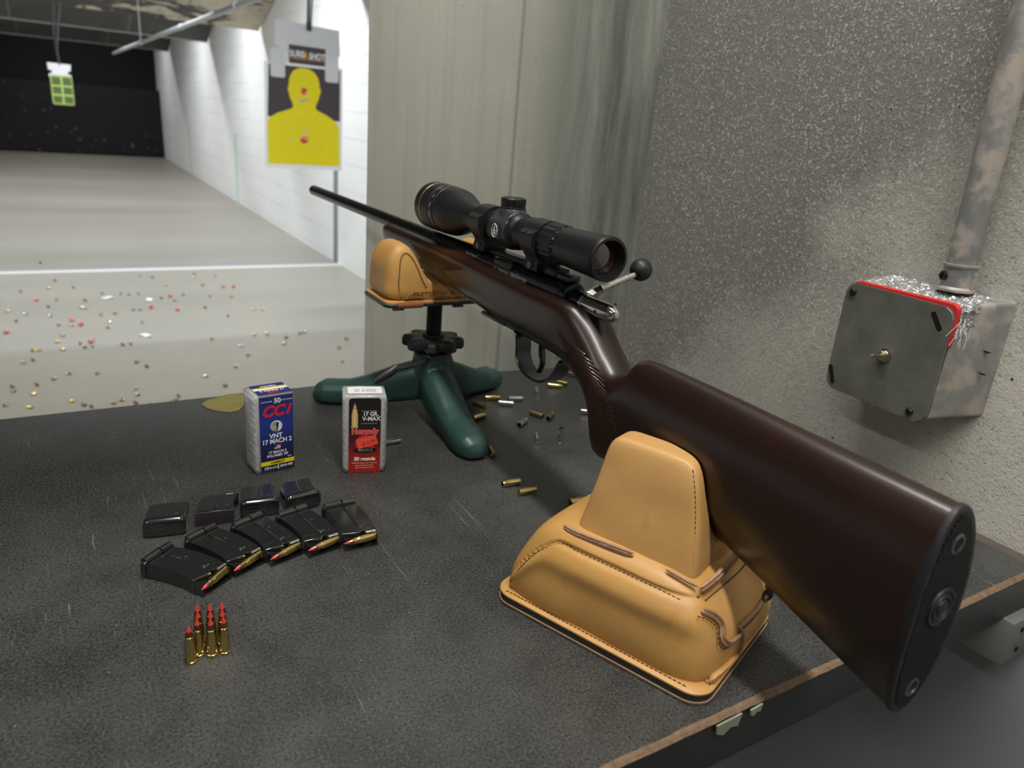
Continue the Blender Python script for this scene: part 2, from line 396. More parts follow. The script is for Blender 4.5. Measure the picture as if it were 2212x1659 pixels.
M = dict(
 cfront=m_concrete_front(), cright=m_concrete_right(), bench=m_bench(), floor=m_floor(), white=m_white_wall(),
 bafb=m_baffle(True), bafd=m_baffle(False), leather=m_leather(), leather2=m_leather('pale_leather', (.56, .30, .09), (.68, .40, .16), .45),
 ledge=grain('raw_leather_edge', (.30, .15, .08), .85, var=.4, scale=900, bump=.6, nscale=200),
 lpale=grain('rolled_leather_edge', (.40, .26, .15), .6, var=.3, nscale=150),
 lbrown=grain('brown_leather', (.23, .075, .03), .5, var=.3, nscale=60),
 thread=simple('dark_brown_thread', (.07, .025, .01), .8), sole=grain('black_sole', (.03, .03, .032), .7, scale=500),
 wood=m_wood(), checker=grain('cut_checkering', (.050, .021, .015), .34, var=.25, coat=.4, nscale=60), groove=simple('checkering_groove', (.008, .003, .0025), .6),
 blued=m_metal('blued_steel', (.052, .055, .062), .3), blued2=simple('black_oxide_steel', (.012, .012, .014), .3, 0, .3),
 anod=grain('matte_black_anodised', (.012, .0125, .014), .42, scale=900, bump=.1, dist=.0001, spec=.45),
 satin=grain('satin_grey_anodised', (.10, .105, .12), .35, .6, scale=900), rubber=grain('black_rubber', (.014, .014, .016), .5, scale=600, bump=.3),
 chrome=m_metal('polished_steel', (.74, .73, .71), .1, .02), steel=m_metal('brushed_steel', (.62, .60, .57), .28),
 brass=m_metal('brass', (.70, .55, .22), .2), nickel=m_metal('nickel_plated_brass', (.66, .64, .61), .18), darkbrass=m_metal('tarnished_brass', (.42, .34, .14), .32),
 jacket=m_metal('gilding_metal', (.42, .20, .12), .28), red=simple('red_polymer', (.66, .06, .05), .3),
 gold=m_metal('gold_band', (.70, .43, .16), .32), white_p=simple('white_paint', (.82, .82, .82), .5),
 glass=simple('coated_lens', (.030, .014, .010), .04, 0, 1.0, 1.0), lensedge=simple('lens_reflection', (.16, .12, .09), .2),
 green=grain('green_hammered_enamel', (.022, .060, .052), .38, var=.18, scale=420, bump=.35, dist=.0004, nscale=30),
 iron=grain('black_cast_iron', (.018, .018, .019), .42, scale=300, bump=.25, dist=.0004),
 clear=m_clear(), tray=grain('frosted_inner_tray', (.84, .85, .86), .3, var=.2, scale=220, bump=.9, dist=.001, nscale=160),
 galv=m_galv(), plate=grain('grimy_steel_plate', (.165, .17, .148), .40, .2, var=.5, scale=160, bump=.5, nscale=45),
 foil=grain('torn_foil_tape', (.52, .52, .52), .35, .6, var=.5, scale=160, bump=1.0, dist=.003, nscale=90),
 redtape=simple('red_gasket', (.62, .03, .03), .5), grey=grain('shaded_wall_grey', (.31, .345, .36), .5, var=.12, scale=120, nscale=5),
 beam=grain('grey_beam_paint', (.17, .178, .175), .45, var=.2, scale=80, nscale=18), greylt=grain('grey_gloss_paint', (.30, .305, .30), .4, var=.2, scale=80, nscale=18),
 core=grain('broken_particle_board', (.20, .13, .08), .9, var=.5, scale=300, bump=1, dist=.002, nscale=160),
 front=grain('black_edge_band', (.018, .0185, .019), .4, var=.3, scale=200, nscale=12), chip=grain('ochre_glue_patch', (.20, .16, .045), .55, var=.5, nscale=70),
 chipg=grain('pale_green_chip', (.28, .30, .20), .6, var=.3), white_card=grain('white_coroplast', (.62, .63, .66), .5, var=.06, nscale=6),
 backstop=None, paperw=simple('white_paper', (.82, .83, .86), .6), paperk=simple('black_print', (.055, .045, .05), .6),
 yellow=simple('yellow_print', (.80, .69, .0), .6), tred=simple('red_print', (.62, .05, .035), .5), tyel=simple('bullet_hole_rim', (.85, .83, .42), .6),
 ringp=simple('dark_yellow_ring_print', (.64, .53, .0), .6), lime=simple('lime_paper', (.25, .36, .085), .6), limed=simple('dark_green_print', (.07, .10, .025), .6), limeb=simple('bright_lime_print', (.42, .60, .14), .6),
 blue=None, hred=None, yel=simple('label_yellow', (.90, .70, .01), .35), lwhite=simple('label_white', (.85, .86, .88), .4), navy=simple('label_navy', (.012, .014, .055), .4),
 lred=simple('label_red', (.74, .02, .03), .4), sticker=simple('fluorescent_price_sticker', (.95, .10, .055), .5), stickerd=simple('price_ink', (.38, .015, .01), .6), lblack=simple('label_black', (.012, .01, .01), .4),
 lgold=simple('label_gold', (.72, .50, .12), .4), lcop=simple('label_copper', (.50, .17, .10), .4), lcream=simple('label_cream', (.88, .80, .68), .4), emboss=grain('burnt_leather_stamp', (.30, .135, .035), .6), lpink=simple('label_outline_pink', (.9, .45, .38), .4), lgrey=simple('label_grey', (.34, .32, .28), .5), flagp=simple('flag_pink', (.80, .35, .42), .4),
 orange=simple('sign_orange', (.80, .42, .03), .5), bronze=simple('brass_bushing', (.55, .40, .16), .35, .9), amber=simple('engraving_fill', (.55, .55, .55), .4, .5),
 lamp=None, pink=simple('plastic_wad', (.80, .22, .22), .5), cable=grain('galvanised_rod', (.46, .48, .49), .4, .3, nscale=20), darkcable=simple('dark_steel_rod', (.05, .05, .055), .4, .3))
t = NT('black_rubber_backstop'); v = t.coord()
sp = t.ramp(t.vor(v, 7), [(.1, 1), (.2, 0)]); zm = t.ramp(t.math('ADD', t.noise(v, 1.5, 4), t.math('MULTIPLY', t.sep(v)[2], -.25)), [(.5, 0), (.75, 1)])
t.P(Base_Color=t.mix(t.math('MULTIPLY', sp, t.math('MULTIPLY', zm, .6)), (.006, .006, .008), (.2, .19, .17)), Roughness=.9); M['backstop'] = t.m
def zramp(name, stops, rough=.35, sc=1/.074):
    t = NT(name); s = t.sep(t.coord()); t.P(Base_Color=t.ramp(t.math('MULTIPLY', s[2], sc), stops), Roughness=rough); return t.m
M['blue'] = zramp('blue_printed_label', [(0, (.012, .012, .045)), (.3, (.016, .018, .09)), (.62, (.02, .045, .30)), (1, (.02, .03, .17))])
M['hred'] = zramp('black_to_red_printed_label', [(0, (.42, .018, .012)), (.2, (.36, .018, .012)), (.42, (.10, .012, .012)), (.62, (.025, .014, .014)), (1, (.012, .012, .014))])
t = NT('lamp_diffuser'); t.P(Base_Color=(1, 1, 1), Emission_Color=(1, .98, .94), Emission_Strength=6); M['lamp'] = t.m

# ------------------------------------------------------------------ setting
def struct(name, bm, m, parent=None, **kw):
    o = obj(name, bm, m, parent, **kw)
    if not parent: o['kind'] = 'structure'
    return o
FZ = -.9
bm = B(); box(bm, (-2, 7.5, FZ-.05), (9, 20, .1)); struct('floor', bm, M['floor'])
bm = B(); box(bm, (2.045, 9.2, .4), (.2, 16.2, 2.6)); struct('wall_right_range', bm, M['white'])
bm = B(); box(bm, (-2, 17.1, .4), (9, .2, 2.6)); box(bm, (-2, 16.78, -.3), (9, .5, 1.2), rot=Matrix.Rotation(radians(-6), 3, 'X')); struct('wall_back', bm, M['backstop'])
bm = B(); box(bm, (-6.45, 7.5, .4), (.1, 20, 2.6)); struct('wall_left', bm, M['white'])
bm = B(); box(bm, (-2, 7.5, 1.75), (9, 20, .1)); struct('ceiling', bm, M['greylt'])
bm = B(); box(bm, (-2, -2.45, .4), (9, .1, 2.6)); struct('wall_rear', bm, M['greylt'])
# booth walls
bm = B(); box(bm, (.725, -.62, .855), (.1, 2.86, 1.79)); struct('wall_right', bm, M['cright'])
bm = B(); box(bm, (.722, -.62, -.47), (.1, 2.86, .86)); struct('wall_lower_right', bm, M['grey'])  # same wall continued down; shade under the bench is put into its grey
# oblique front wall: local x from the corner to the free end
bm = B(); L = .402
box(bm, (L/2, .075, 0), (L, .15, 2.65), .003)
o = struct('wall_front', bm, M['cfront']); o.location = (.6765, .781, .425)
o.rotation_euler = (0, 0, radians(135)); o.scale = (1, -1, 1)
# rubber strip joint in the corner
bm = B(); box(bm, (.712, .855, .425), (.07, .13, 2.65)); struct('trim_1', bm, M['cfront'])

# ---- baffles
for i, (y, bz, mt, lb) in enumerate(((2.6, 1.16, 'bafd', 'unseen dark ceiling baffle added to block light above the near end of the range'), (5.46, 1.09, 'bafd', 'unseen dark ceiling baffle added to block light above the silhouette target'), (8.3, .97, 'bafb', 'chipped beige and black ceiling baffle, nearest of the three in view'),  # first two are unseen, added to hide lamps and darken reflections
                                 (11.14, .97, 'bafd', 'dark ceiling baffle, middle one of the three in view'),
                                 (14.8, .97, 'bafd', 'dark ceiling baffle, farthest one in front of the black backstop'))):
    r = radians(-21); ln = 2.0
    t_ = thing('ceiling_baffle', lb, 'baffle', (-2.05, y, bz), 0, 'ceiling baffles over the range')
    bm = B(); R = Matrix.Rotation(r, 3, 'X')
    box(bm, R @ Vector((0, -ln/2, .03)), (7.95, ln, .06), .006, rot=R); obj('baffle_board', bm, M[mt], t_)
    bm = B(); box(bm, (0, .01, .012), (7.95, .03, .05), .004); obj('edge_angle', bm, M['greylt'] if mt == 'bafd' else M['bafb'], t_)
    for x in (-3, -1, 1, 3):
        bm = B(); box(bm, (x, -1.0, (.43+1.75-bz)/2), (.04, .04, 1.75-bz-.43)); obj('hanger', bm, M['darkcable'], t_)
# ---- lamps over the range (between the baffles) and over the booth
def lamp(name, label, x, y, z, lx, ly, watt, group, col=(1, .98, .94), spread=180):
    t_ = thing(name, label, 'lamp', (x, y, z), 0, group)
    bm = B(); box(bm, (0, 0, .03), (lx+.06, ly+.06, .05), .008); obj('housing', bm, M['greylt'], t_)
    bm = B(); box(bm, (0, 0, 0), (lx, ly, .01), .002); obj('diffuser', bm, M['lamp'], t_)
    ld = bpy.data.lights.new('lamp_light', 'AREA'); ld.shape = 'RECTANGLE'; ld.size = lx; ld.size_y = ly
    ld.energy = watt; ld.color = col; ld.spread = radians(spread)
    lo = bpy.data.objects.new('lamp_light', ld); COL.objects.link(lo); lo.parent = t_; lo.location = (0, 0, -.012)
    return t_
places = ['just beyond the shooting bench', 'before the nearest baffle', 'between the nearest and middle baffles', 'between the middle and farthest baffles', 'in front of the backstop']
for i, y in enumerate((3.1, 5.9, 8.8, 11.7, 15.4)):
    for x, sd in ((.55, 'right'), (-2.6, 'left')):
        if y > 12 and x < 0: continue
        lamp('range_lamp', 'fluorescent ceiling lamp over the %s side of the range, %s' % (sd, places[i]), x, y, 1.50, 1.7, .2,
             RANGE_W*(1.0 if x > 0 else .9)*(.88, 1.15, 1, .8, .35)[i], 'range ceiling lamps', (.97, .99, 1))
lamp('booth_lamp', 'long fluorescent ceiling lamp above the shooting bench', .16, -.05, 1.56, .10, 1.7, BOOTH_W, 'booth ceiling lamps', (1, .965, .90))
lamp('booth_lamp', 'long fluorescent ceiling lamp behind and left of the shooting bench', -1.2, -.5, 1.56, .10, 1.7, BOOTH_W*.35, 'booth ceiling lamps', (1, .965, .90))

# ---- shooting bench
t_ = thing('shooting_bench', 'black laminate shooting bench with a worn broken front edge', 'bench', (.3, .5, -.9))
off = (.3, .5, -.9)
outline = [(-.9, .2195), (.6, .2175), (.671, .217), (.671, .781), (.553, .781), (.466, .793), (.24, .810), (-.9, .813)]
I4 = Matrix.Identity(4)
bm = B(); prism(bm, outline, I4, -.034, 0)
obj('bench_top', bm, M['bench'], t_, off=off, smooth=False)
bm = B(); box(bm, (-.1145, .2155, -.0185), (1.571, .003, .035), .0006); obj('front_edge_band', bm, M['front'], t_, off=off)
bm = B(); N = 260; top = []; 
rings = []
for i in range(N+1):
    x = -.9+1.57*i/N
    n1 = noise.noise(Vector((x*38, 1, 0))); n2 = noise.noise(Vector((x*150, 5, 0))); n3 = noise.noise(Vector((x*420, 9, 0)))
    wd = .0004+.0020*max(0, n1+.1)+.0012*abs(n2)+.0006*n3
    if x > .5: wd = .0016+.0006*abs(n2)
    zt = .0007+.0006*n2+.0004*n3
    y0 = .2139+.0006*n3
    rings.append([(x, y0, -.0022-.0022*abs(n2)-.001*abs(n1)), (x, y0-.0006, -.001), (x, y0+.0012, zt*.6), (x, .217+wd*.5, zt+.0003), (x, .217+wd, -.0003), (x, .217, -.004)])
loft(bm, rings); obj('worn_front_edge', bm, M['core'], t_, off=off, sharp=20)
bm = B(); rings = []
for i in range(121):
    y = .2178+(.775-.2178)*i/120; n2 = noise.noise(Vector((y*90, 3, 0))); wd = .0125+.0025*n2
    rings.append([(.6705, y, -.002), (.6705, y, .0008), (.6705-wd*.5, y, .0009+.0003*n2), (.6705-wd, y, -.0002), (.6705-wd, y, -.002)])
loft(bm, rings); obj('worn_wall_edge', bm, grain('scraped_edge', (.10, .082, .075), .8, var=.4, scale=300, bump=.6, nscale=60), t_, off=off, sharp=20)
bm = B(); pts = [(.1111, .7895), (.118, .799), (.1297, .806), (.142, .8115), (.160, .8110), (.165, .80), (.158, .787), (.1506, .772), (.1433, .7607), (.134, .7585), (.1225, .7670), (.115, .777)]
prism(bm, pts, I4, .0001, .0008); obj('chipped_patch', bm, M['chip'], t_, off=off)
bm = B()
for cx, wd, hh in ((.3, .010, .007), (.3225, .005, .004)):
    pts = [(cx-wd, 0), (cx+wd, .001), (cx+wd*.8, -hh), (cx+wd*.2, -hh*.8), (cx-wd*.3, -hh*1.3), (cx-wd*.9, -hh*.9)]
    prism(bm, pts, basis((0, .2128, -.002), (1, 0, 0), (0, 0, 1), (0, -1, 0)), 0, .0012)
obj('edge_chip', bm, M['chipg'], t_, off=off)
for x in (-.82, .3):
    bm = B(); box(bm, (x, .52, -.467), (.05, .5, .866), .003); o_ = obj('leg', bm, M['greylt'], t_, off=off)
t_ = thing('support_beam', 'grey painted beam on the wall under the right end of the bench', 'beam', (.647, .49, -.0765))
bm = B(); box(bm, (.6465, .4925, -.0558), (.050, .575, .0415), .0015); obj('beam', bm, M['beam'], t_, off=(.647, .49, -.0765))
bm = B()
for dx, dz in ((-.008, -.045), (.006, -.05), (-.006, -.065)): box(bm, (.647+dx, .2042, dz), (.0035, .0015, .004), .0006)
obj('nail_hole', bm, M['lblack'], t_, off=(.647, .49, -.0765))
bm = B()
for k in range(9):
    a = random.uniform(-1, 1); box(bm, (.6212, .232+random.uniform(-.006, .006), -.0445+random.uniform(-.004, .004)), (.001, .007, .0015), rot=Matrix.Rotation(a, 3, 'X'))
obj('splinter', bm, M['core'], t_, off=(.647, .49, -.0765))
# ------------------------------------------------------------------ rifle
XR = .337
# stations: y, top z, widest z, bottom z, half width, upper exponent, lower exponent
ST = [
 (.8235, .1845, .178, .1715, .007, 2.0, 2.0), (.820, .1880, .179, .1655, .0135, 2.4, 2.2), (.812, .1895, .180, .1615, .0170, 3.0, 2.3), (.80, .190, .180, .1600, .0182, 3.5, 2.3),
 (.75, .190, .180, .1560, .0195, 4, 2.4), (.70, .190, .179, .1522, .0203, 4, 2.4), (.65, .190, .178, .1495, .0210, 4, 2.4),
 (.60, .1885, .176, .1465, .0215, 4.5, 2.5), (.55, .1870, .172, .1425, .0218, 5, 2.6), (.50, .1858, .168, .1400, .0220, 5, 2.6),
 (.47, .1855, .167, .1388, .0220, 5, 2.6), (.455, .1855, .166, .1382, .0218, 4.6, 2.6), (.445, .1855, .164, .1372, .0214, 4.0, 2.5), (.4366, .1845, .160, .1340, .0208, 3.4, 2.4), (.430, .1815, .157, .1315, .0203, 2.9, 2.3),
 (.4206, .1755, .151, .1262, .0197, 2.4, 2.2), (.4131, .1695, .147, .1190, .0190, 2.2, 2.1), (.4059, .1632, .142, .1085, .0186, 2.1, 2.1), (.4010, .1585, .138, .0960, .0184, 2.0, 2.2),
 (.3975, .1555, .135, .0830, .0183, 2.0, 2.4), (.396, .1545, .134, .0785, .0180, 2.0, 2.6), (.391, .1508, .131, .0778, .0182, 2.0, 2.8), (.386, .1485, .130, .0785, .0184, 2.0, 2.8), (.381, .1478, .129, .0800, .0185, 2.0, 2.7),
 (.3757, .1510, .130, .0822, .0186, 1.9, 2.6), (.3714, .1572, .131, .0845, .0187, 1.85, 2.5), (.3665, .1625, .132, .0870, .0188, 1.8, 2.4), (.3600, .1645, .132, .0900, .0190, 1.8, 2.3), (.352, .1652, .131, .0940, .0192, 1.8, 2.2),
 (.33, .1655, .129, .0905, .0195, 1.85, 2.1), (.30, .1655, .126, .0835, .0198, 1.9, 2.1), (.2452, .1650, .120, .0706, .0203, 1.95, 2.1), (.2142, .1645, .117, .0636, .0207, 2.0, 2.1), (.1686, .1640, .112, .0525, .0210, 2.0, 2.1), (.146, .1637, .1095, .0470, .0213, 2.0, 2.1)]
def half_w(y, z):
    if y > .8235 or y < .146: return -1
    zt, zc, zb, wd, eu, el = interp(ST, y)
    h, e = (zt-zc, eu) if z > zc else (zc-zb, el)
    q = abs(z-zc)/h
    return wd*(1-q**e)**(1/e) if q < 1 else -1
def ring_at(y, n=56):
    zt, zc, zb, wd, eu, el = interp(ST, y); r = []
    for k in range(n):
        a = 2*pi*k/n; c, s_ = cos(a), sin(a); e = eu if s_ >= 0 else el; h = zt-zc if s_ >= 0 else zc-zb
        r.append((XR+math.copysign(abs(c)**(2/e), c)*wd, y, zc+math.copysign(abs(s_)**(2/e), s_)*h))
    return r
RL = (XR, .43, .10)
rifle = thing('bolt_action_rifle', 'bolt-action rifle with dark walnut stock lying across the two leather rests', 'rifle', RL)
def rp(name, bm, m, label=None, parent=None, **kw):
    o = obj(name, bm, m, parent or rifle, off=RL, **kw)
    if label: o['label'] = label
    return o
ys = [.8235, .822, .820, .817, .812, .806, .80]; y = .80
while y > .46: ys.append(y-.01); y -= .01
while y > .345: y -= .0022; ys.append(y)
while y > .16: y -= .008; ys.append(y)
ys.append(.146); ys = sorted(set(round(v_, 4) for v_ in ys if v_ >= .146), reverse=True)
bm = B(); loft(bm, [ring_at(y) for y in ys]); stock = rp('stock', bm, M['wood'], sharp=60)
# butt pad
def pad_ring(y, k):
    r = [Vector(p) for p in ring_at(.146)]
    c = Vector((XR, y, .107)); out = []
    for p in r:
        q = Vector((p.x, y, p.z)); q = c+(q-c)*k
        q.y = y+(.0022*((p.z-.107)/.058)**2 if y < .1459 else 0)
        out.append(q)
    return out
bm = B(); loft(bm, [pad_ring(.1462, 1.004), pad_ring(.1448, 1.009), pad_ring(.1428, 1.009), pad_ring(.1420, 1.0), pad_ring(.1416, .985), pad_ring(.1415, .96), pad_ring(.1415, .6), pad_ring(.1415, .2)])
pad = rp('butt_pad', bm, M['rubber'])
bm = B()
for i in range(-12, 13):
    for j in range(-37, 38):
        x = XR+i*.0019; z = .107+j*.0017
        if abs(x-XR) > half_w(.1465, lerp(.107, z, 1.07))*.86 or ((x-XR)**2+(z-.112)**2) < .00012: continue
        yy = .1415+.0022*((z-.107)/.058)**2-.0001
        box(bm, (x, yy-.0001, z), (.0012, .0006, .0011))
rp('pad_texture', bm, M['rubber'], smooth=False)
bm = B(); lathe(bm, [(0, .0105), (.0012, .0102), (.0012, .0086), (.0004, .0082), (.0004, .0072), (.0014, .0068), (.0014, .0056), (.0006, .0052), (.0006, .0042), (.0016, .0038), (.0018, .0012), (.0018, .0003)], (XR, .1414, .112), (0, -1, 0), 32); rp('round_boss', bm, M['rubber'])
for z in (.145, .064):
    bm = B(); lathe(bm, [(0, .0055), (.0006, .0050), (.0006, .0038), (-.001, .0034), (-.001, .0015), (0, .0005)], (XR, .1424, z), (0, -1, 0), 24); rp('pad_screw', bm, M['satin'], 'screw sunk in the rubber butt pad')
# checkering: rows of small pyramids laid on the stock surface
def inpoly(x, y, P):
    c = False; j = len(P)-1
    for i in range(len(P)):
        if (P[i][1] > y) != (P[j][1] > y) and x < (P[j][0]-P[i][0])*(y-P[i][1])/(P[j][1]-P[i][1])+P[i][0]: c = not c
        j = i
    return c
GP = [(.4473, .167), (.4294, .1511), (.4402, .1503), (.4328, .1452), (.4515, .1425), (.445, .139), (.4302, .130), (.416, .118), (.4074, .1066), (.4004, .090), (.3985, .0835), (.3835, .0862), (.362, .0905), (.358, .1003), (.368, .1231), (.3821, .136), (.397, .1478), (.4115, .1553), (.4258, .160)]
FP = [(.7303, .182), (.5961, .1798), (.6447, .1678), (.5935, .1512), (.6505, .1525), (.6865, .1543), (.7079, .1668), (.6969, .1703), (.7145, .1758)]
def checker(poly, du, dv, slope, hgt, sgn, name):
    bm = B(); y0, y1 = min(p[0] for p in poly), max(p[0] for p in poly); z0, z1 = min(p[1] for p in poly), max(p[1] for p in poly)
    def S_(y, z, o):
        w_ = half_w(y, z)
        if w_ < 0: return None
        e = .0002
        dy = half_w(y+e, z)-w_; dz = half_w(y, z+e)-w_ if half_w(y, z+e) > 0 else 0
        nrm = Vector((1, -dy/e, -dz/e)).normalized() if abs(dy) < .01 and abs(dz) < .01 else Vector((1, 0, 0))
        p = Vector((w_, y, z))+nrm*o; return Vector((XR+sgn*p.x, p.y, p.z))
    nu = int((y1-y0)/du*2.2)+60; nv = int((z1-z0)/dv*2.2)+60
    for i in range(-nu, nu):
        for j in range(-nv, nv):
            # diamond lattice from two families of lines
            yc = y0+(i+j)*du/2; zc_ = z0+(i-j)*dv/2+slope*(yc-y0)
            if not inpoly(yc, zc_, poly): continue
            c = S_(yc, zc_, hgt+.0002)
            k_ = .86; q = [S_(yc+a*du/2*k_, zc_+b*dv/2*k_+slope*a*du/2*k_, .0002) for a, b in ((1, 0), (0, 1), (-1, 0), (0, -1))]
            if c is None or any(t is None for t in q): continue
            cv = bm.verts.new(c); qv = [bm.verts.new(t) for t in q]
            for k in range(4): bm.faces.new((qv[k], qv[(k+1) % 4], cv))
            q = [S_(yc+a*du/2, zc_+b*dv/2+slope*a*du/2, .0001) for a, b in ((1, 0), (0, 1), (-1, 0), (0, -1))]
            if all(t is not None for t in q): bm.faces.new([bm.verts.new(t) for t in q]).material_index = 1
    return rp(name, bm, [M['checker'], M['groove']], 'fine cut checkering on the stock', smooth=False)
for sg in (-1, 1):
    checker(GP, .0028, .0018, -.35, .00065, sg, 'grip_checkering')
    checker(FP, .0046, .0014, -.12, .00035, sg, 'fore_end_checkering')
# borders of the checkering on the visible side
def on_stock(y, z, o=.0001, sg=-1):
    w_ = half_w(y, z); w_ = max(w_, .004); return Vector((XR+sg*(w_+o), y, z))
# barrel and receiver
BZ = .189
bm = B(); lathe(bm, [(0, .0088), (.03, .0086), (.08, .0078), (.2, .0075), (.556, .0073), (.5575, .0070), (.558, .0062), (.558, .0023), (.53, .0022)], (XR, .581, BZ), (0, 1, 0), 40); rp('barrel', bm, M['blued'], 'long blued steel barrel')
bm = B()
def rec_ring(y, r, e=2.4): 
    out = []
    for k in range(32):
        a = 2*pi*k/32; c, s_ = cos(a), sin(a)
        out.append((XR+math.copysign(abs(c)**(2/e), c)*r, y, .1875+math.copysign(abs(s_)**(2/e), s_)*r*.98))
    return out
loft(bm, [rec_ring(y, r) for y, r in ((.600, .0086), (.598, .0100), (.592, .0106), (.5, .0108), (.470, .0108), (.463, .0106), (.461, .0098))])
receiver = rp('receiver', bm, M['blued'], 'blued steel receiver')
bm = B(); box(bm, (XR, .535, .1995), (.011, .158, .0045), .0008); box(bm, (XR-.0062, .552, .1968), (.003, .03, .002)); rp('dovetail_rail', bm, M['blued2'])
bm = B(); box(bm, (XR-.0088, .548, .1935), (.006, .030, .006), .001); rp('ejection_port', bm, M['lblack'])
bm = B()
mt_ = basis((XR-.01095, .535, .1885), (0, -1, 0), (0, 0, 1), (-1, 0, 0))
text(bm, 'J.G. Anschütz  Ulm/Germany', .0048, mt_, 0, -.0005, .0001, .01); rp('engraving', bm, M['amber'], 'pale engraved maker lettering', smooth=False); bm = B(); text(bm, 'Cal. 17 Mach 2', .0038, basis((XR-.0104, .61, .190), (0, -1, 0), (0, 0, 1), (-1, 0, 0)), 0.004, 0.001, .0001)
rp('engraving', bm, M['amber'], 'pale engraved calibre lettering', smooth=False)
bm = B(); lathe(bm, [(0, .0016), (.0016, .0016), (.002, .001)], (XR-.0102, .512, .1850), (-1, 0, 0), 12); rp('receiver_screw', bm, M['steel'])
for y in (.800, .7925, .775):
    bm = B(); lathe(bm, [(0, .0011), (.0006, .0011), (.0007, .0004)], (XR-.002, y, BZ+.0074), (-.1, 0, 1), 10); rp('sight_screw', bm, M['steel'])
# bolt
SZ = .1857
bm = B(); lathe(bm, [(0, .0102), (.0015, .0108), (.006, .0108), (.008, .0098), (.0085, .0078)], (XR, .462, SZ+.0012), (0, -1, 0), 32)
lathe(bm, [(0, .0074), (.016, .0074), (.0165, .0066)], (XR, .4555, SZ), (0, -1, 0), 32); rp('bolt_sleeve', bm, M['blued'])
bm = B(); lathe(bm, [(0, .0070), (.001, .0078), (.003, .0078), (.0035, .0071), (.026, .0070), (.032, .0066), (.036, .0056), (.0385, .0040), (.0395, .0018), (.0395, .0004)], (XR, .4405, SZ-.0006), (0, -1, .0), 40)
shroud = rp('bolt_shroud', bm, M['chrome'], 'polished steel bolt shroud')
bm = B(); lathe(bm, [(0, .0012), (.0004, .0012), (.0004, .0006)], (XR-.0069, .418, SZ-.001), (-1, 0, 0), 12); rp('pin_hole', bm, M['lblack'])
bm = B(); lathe(bm, [(0, .0014), (.0024, .0012), (.0028, .0005)], (XR+.003, .408, SZ+.005), (.4, -.3, 1), 12); rp('cocking_pin', bm, M['chrome'])
h0 = Vector((XR+.004, .4455, SZ+.002)); h1 = Vector((XR+.0135, .4400, .1955)); h2 = Vector((.3790, .4360, .2065)); kn = Vector((.3855, .4375, .2098))
bm = B(); tube(bm, [h0, lerp(h0, h1, .5), h1], [.0048, .0044, .0036], 6); tube(bm, [h1, lerp(h1, h2, .1), h2, lerp(h2, kn, .5)], [.0033, .0026, .0023, .0022], 16); rp('bolt_handle', bm, M['steel'], 'steel bolt handle raised to the right')
bm = B(); dr = (kn-h2).normalized()
R_ = .0089; prof = [(-.0078, .0030), (-.0076, .0046)]+[(-R_*cos(a), R_*sin(a)) for a in [radians(q) for q in range(34, 180, 9)]]+[(R_, .0002)]
lathe(bm, prof, kn, dr, 36); rp('bolt_knob', bm, M['iron'], 'round black bolt knob')
# trigger guard and trigger
bm = B(); P = [(.526, .1405), (.5225, .1360), (.5205, .128), (.5195, .119), (.5130, .1110), (.5025, .1072), (.490, .1067), (.479, .1092), (.469, .1150), (.462, .1228), (.458, .1300), (.455, .1340)]
pts = spline([(XR, y, z) for y, z in P], 5); rings = []
for i, p in enumerate(pts):
    tn = (pts[min(i+1, len(pts)-1)]-pts[max(i-1, 0)]).normalized(); nn = Vector((1, 0, 0)).cross(tn)
    w_, th = .0078, .0012
    rings.append([p+Vector((a*w_, 0, 0))+nn*(b*th) for a, b in ((-1, -.5), (-.9, -1), (.9, -1), (1, -.5), (1, .5), (.9, 1), (-.9, 1), (-1, .5))])
loft(bm, rings); box(bm, (XR, .545, .1408), (.0145, .035, .003), .001); rp('trigger_guard', bm, M['blued2'], 'glossy black trigger guard')
bm = B(); tube(bm, spline([(XR, .4905, .142), (XR, .4915, .132), (XR, .4885, .122), (XR, .4925, .1125)], 6), [.0034]*10+[.0028]*9, 8, flat=.6, upv=(1, 0, 0)); rp('trigger', bm, M['blued2'])
bm = B(); box(bm, (XR-.001, .558, .1430), (.022, .042, .0035), .0012); rp('floor_plate', bm, M['blued2'])
bm = B(); lathe(bm, [(0, .003), (.002, .003), (.004, .0022), (.007, .002)], (XR-.001, .231, .0675), (0, -.2, -1), 12); tube(bm, [(XR-.001+.004*cos(a), .231, .060+.004*sin(a)) for a in [radians(q) for q in range(0, 361, 30)]], .001, 6); rp('sling_stud', bm, M['blued2'])

# ------------------------------------------------------------------ scope (bolted to the rifle: its parts move with it)
AZ = .2225
def sp_(name, bm, m, label=None, parent=None, **kw): return rp(name, bm, m, label, parent=parent, **kw)
bm = B(); prof = [(.417, .0140), (.4172, .0160), (.418, .0166), (.4215, .0168), (.4218, .0164), (.4285, .0164), (.4288, .0161), (.469, .0148), (.4705, .0146), (.4715, .0139), (.4925, .0135), (.4935, .0128), (.535, .0127), (.5375, .0145), (.5395, .0155), (.573, .0155), (.576, .0145), (.579, .0127),
 (.622, .0127), (.626, .0133), (.648, .0205), (.655, .0224), (.661, .0230), (.668, .0232), (.6685, .0228), (.6705, .0228), (.671, .0234), (.6800, .0234), (.6803, .0230), (.6815, .0230), (.682, .0235), (.6985, .0237), (.699, .0233), (.7005, .0233), (.701, .0237), (.7105, .0237), (.711, .0233), (.711, .0210), (.700, .0200)]
lathe(bm, [(a-.417, r) for a, r in prof], (XR, .417, AZ), (0, 1, 0), 56, cap=False)
scope = sp_('scope_tube', bm, M['anod'], 'black rifle scope')
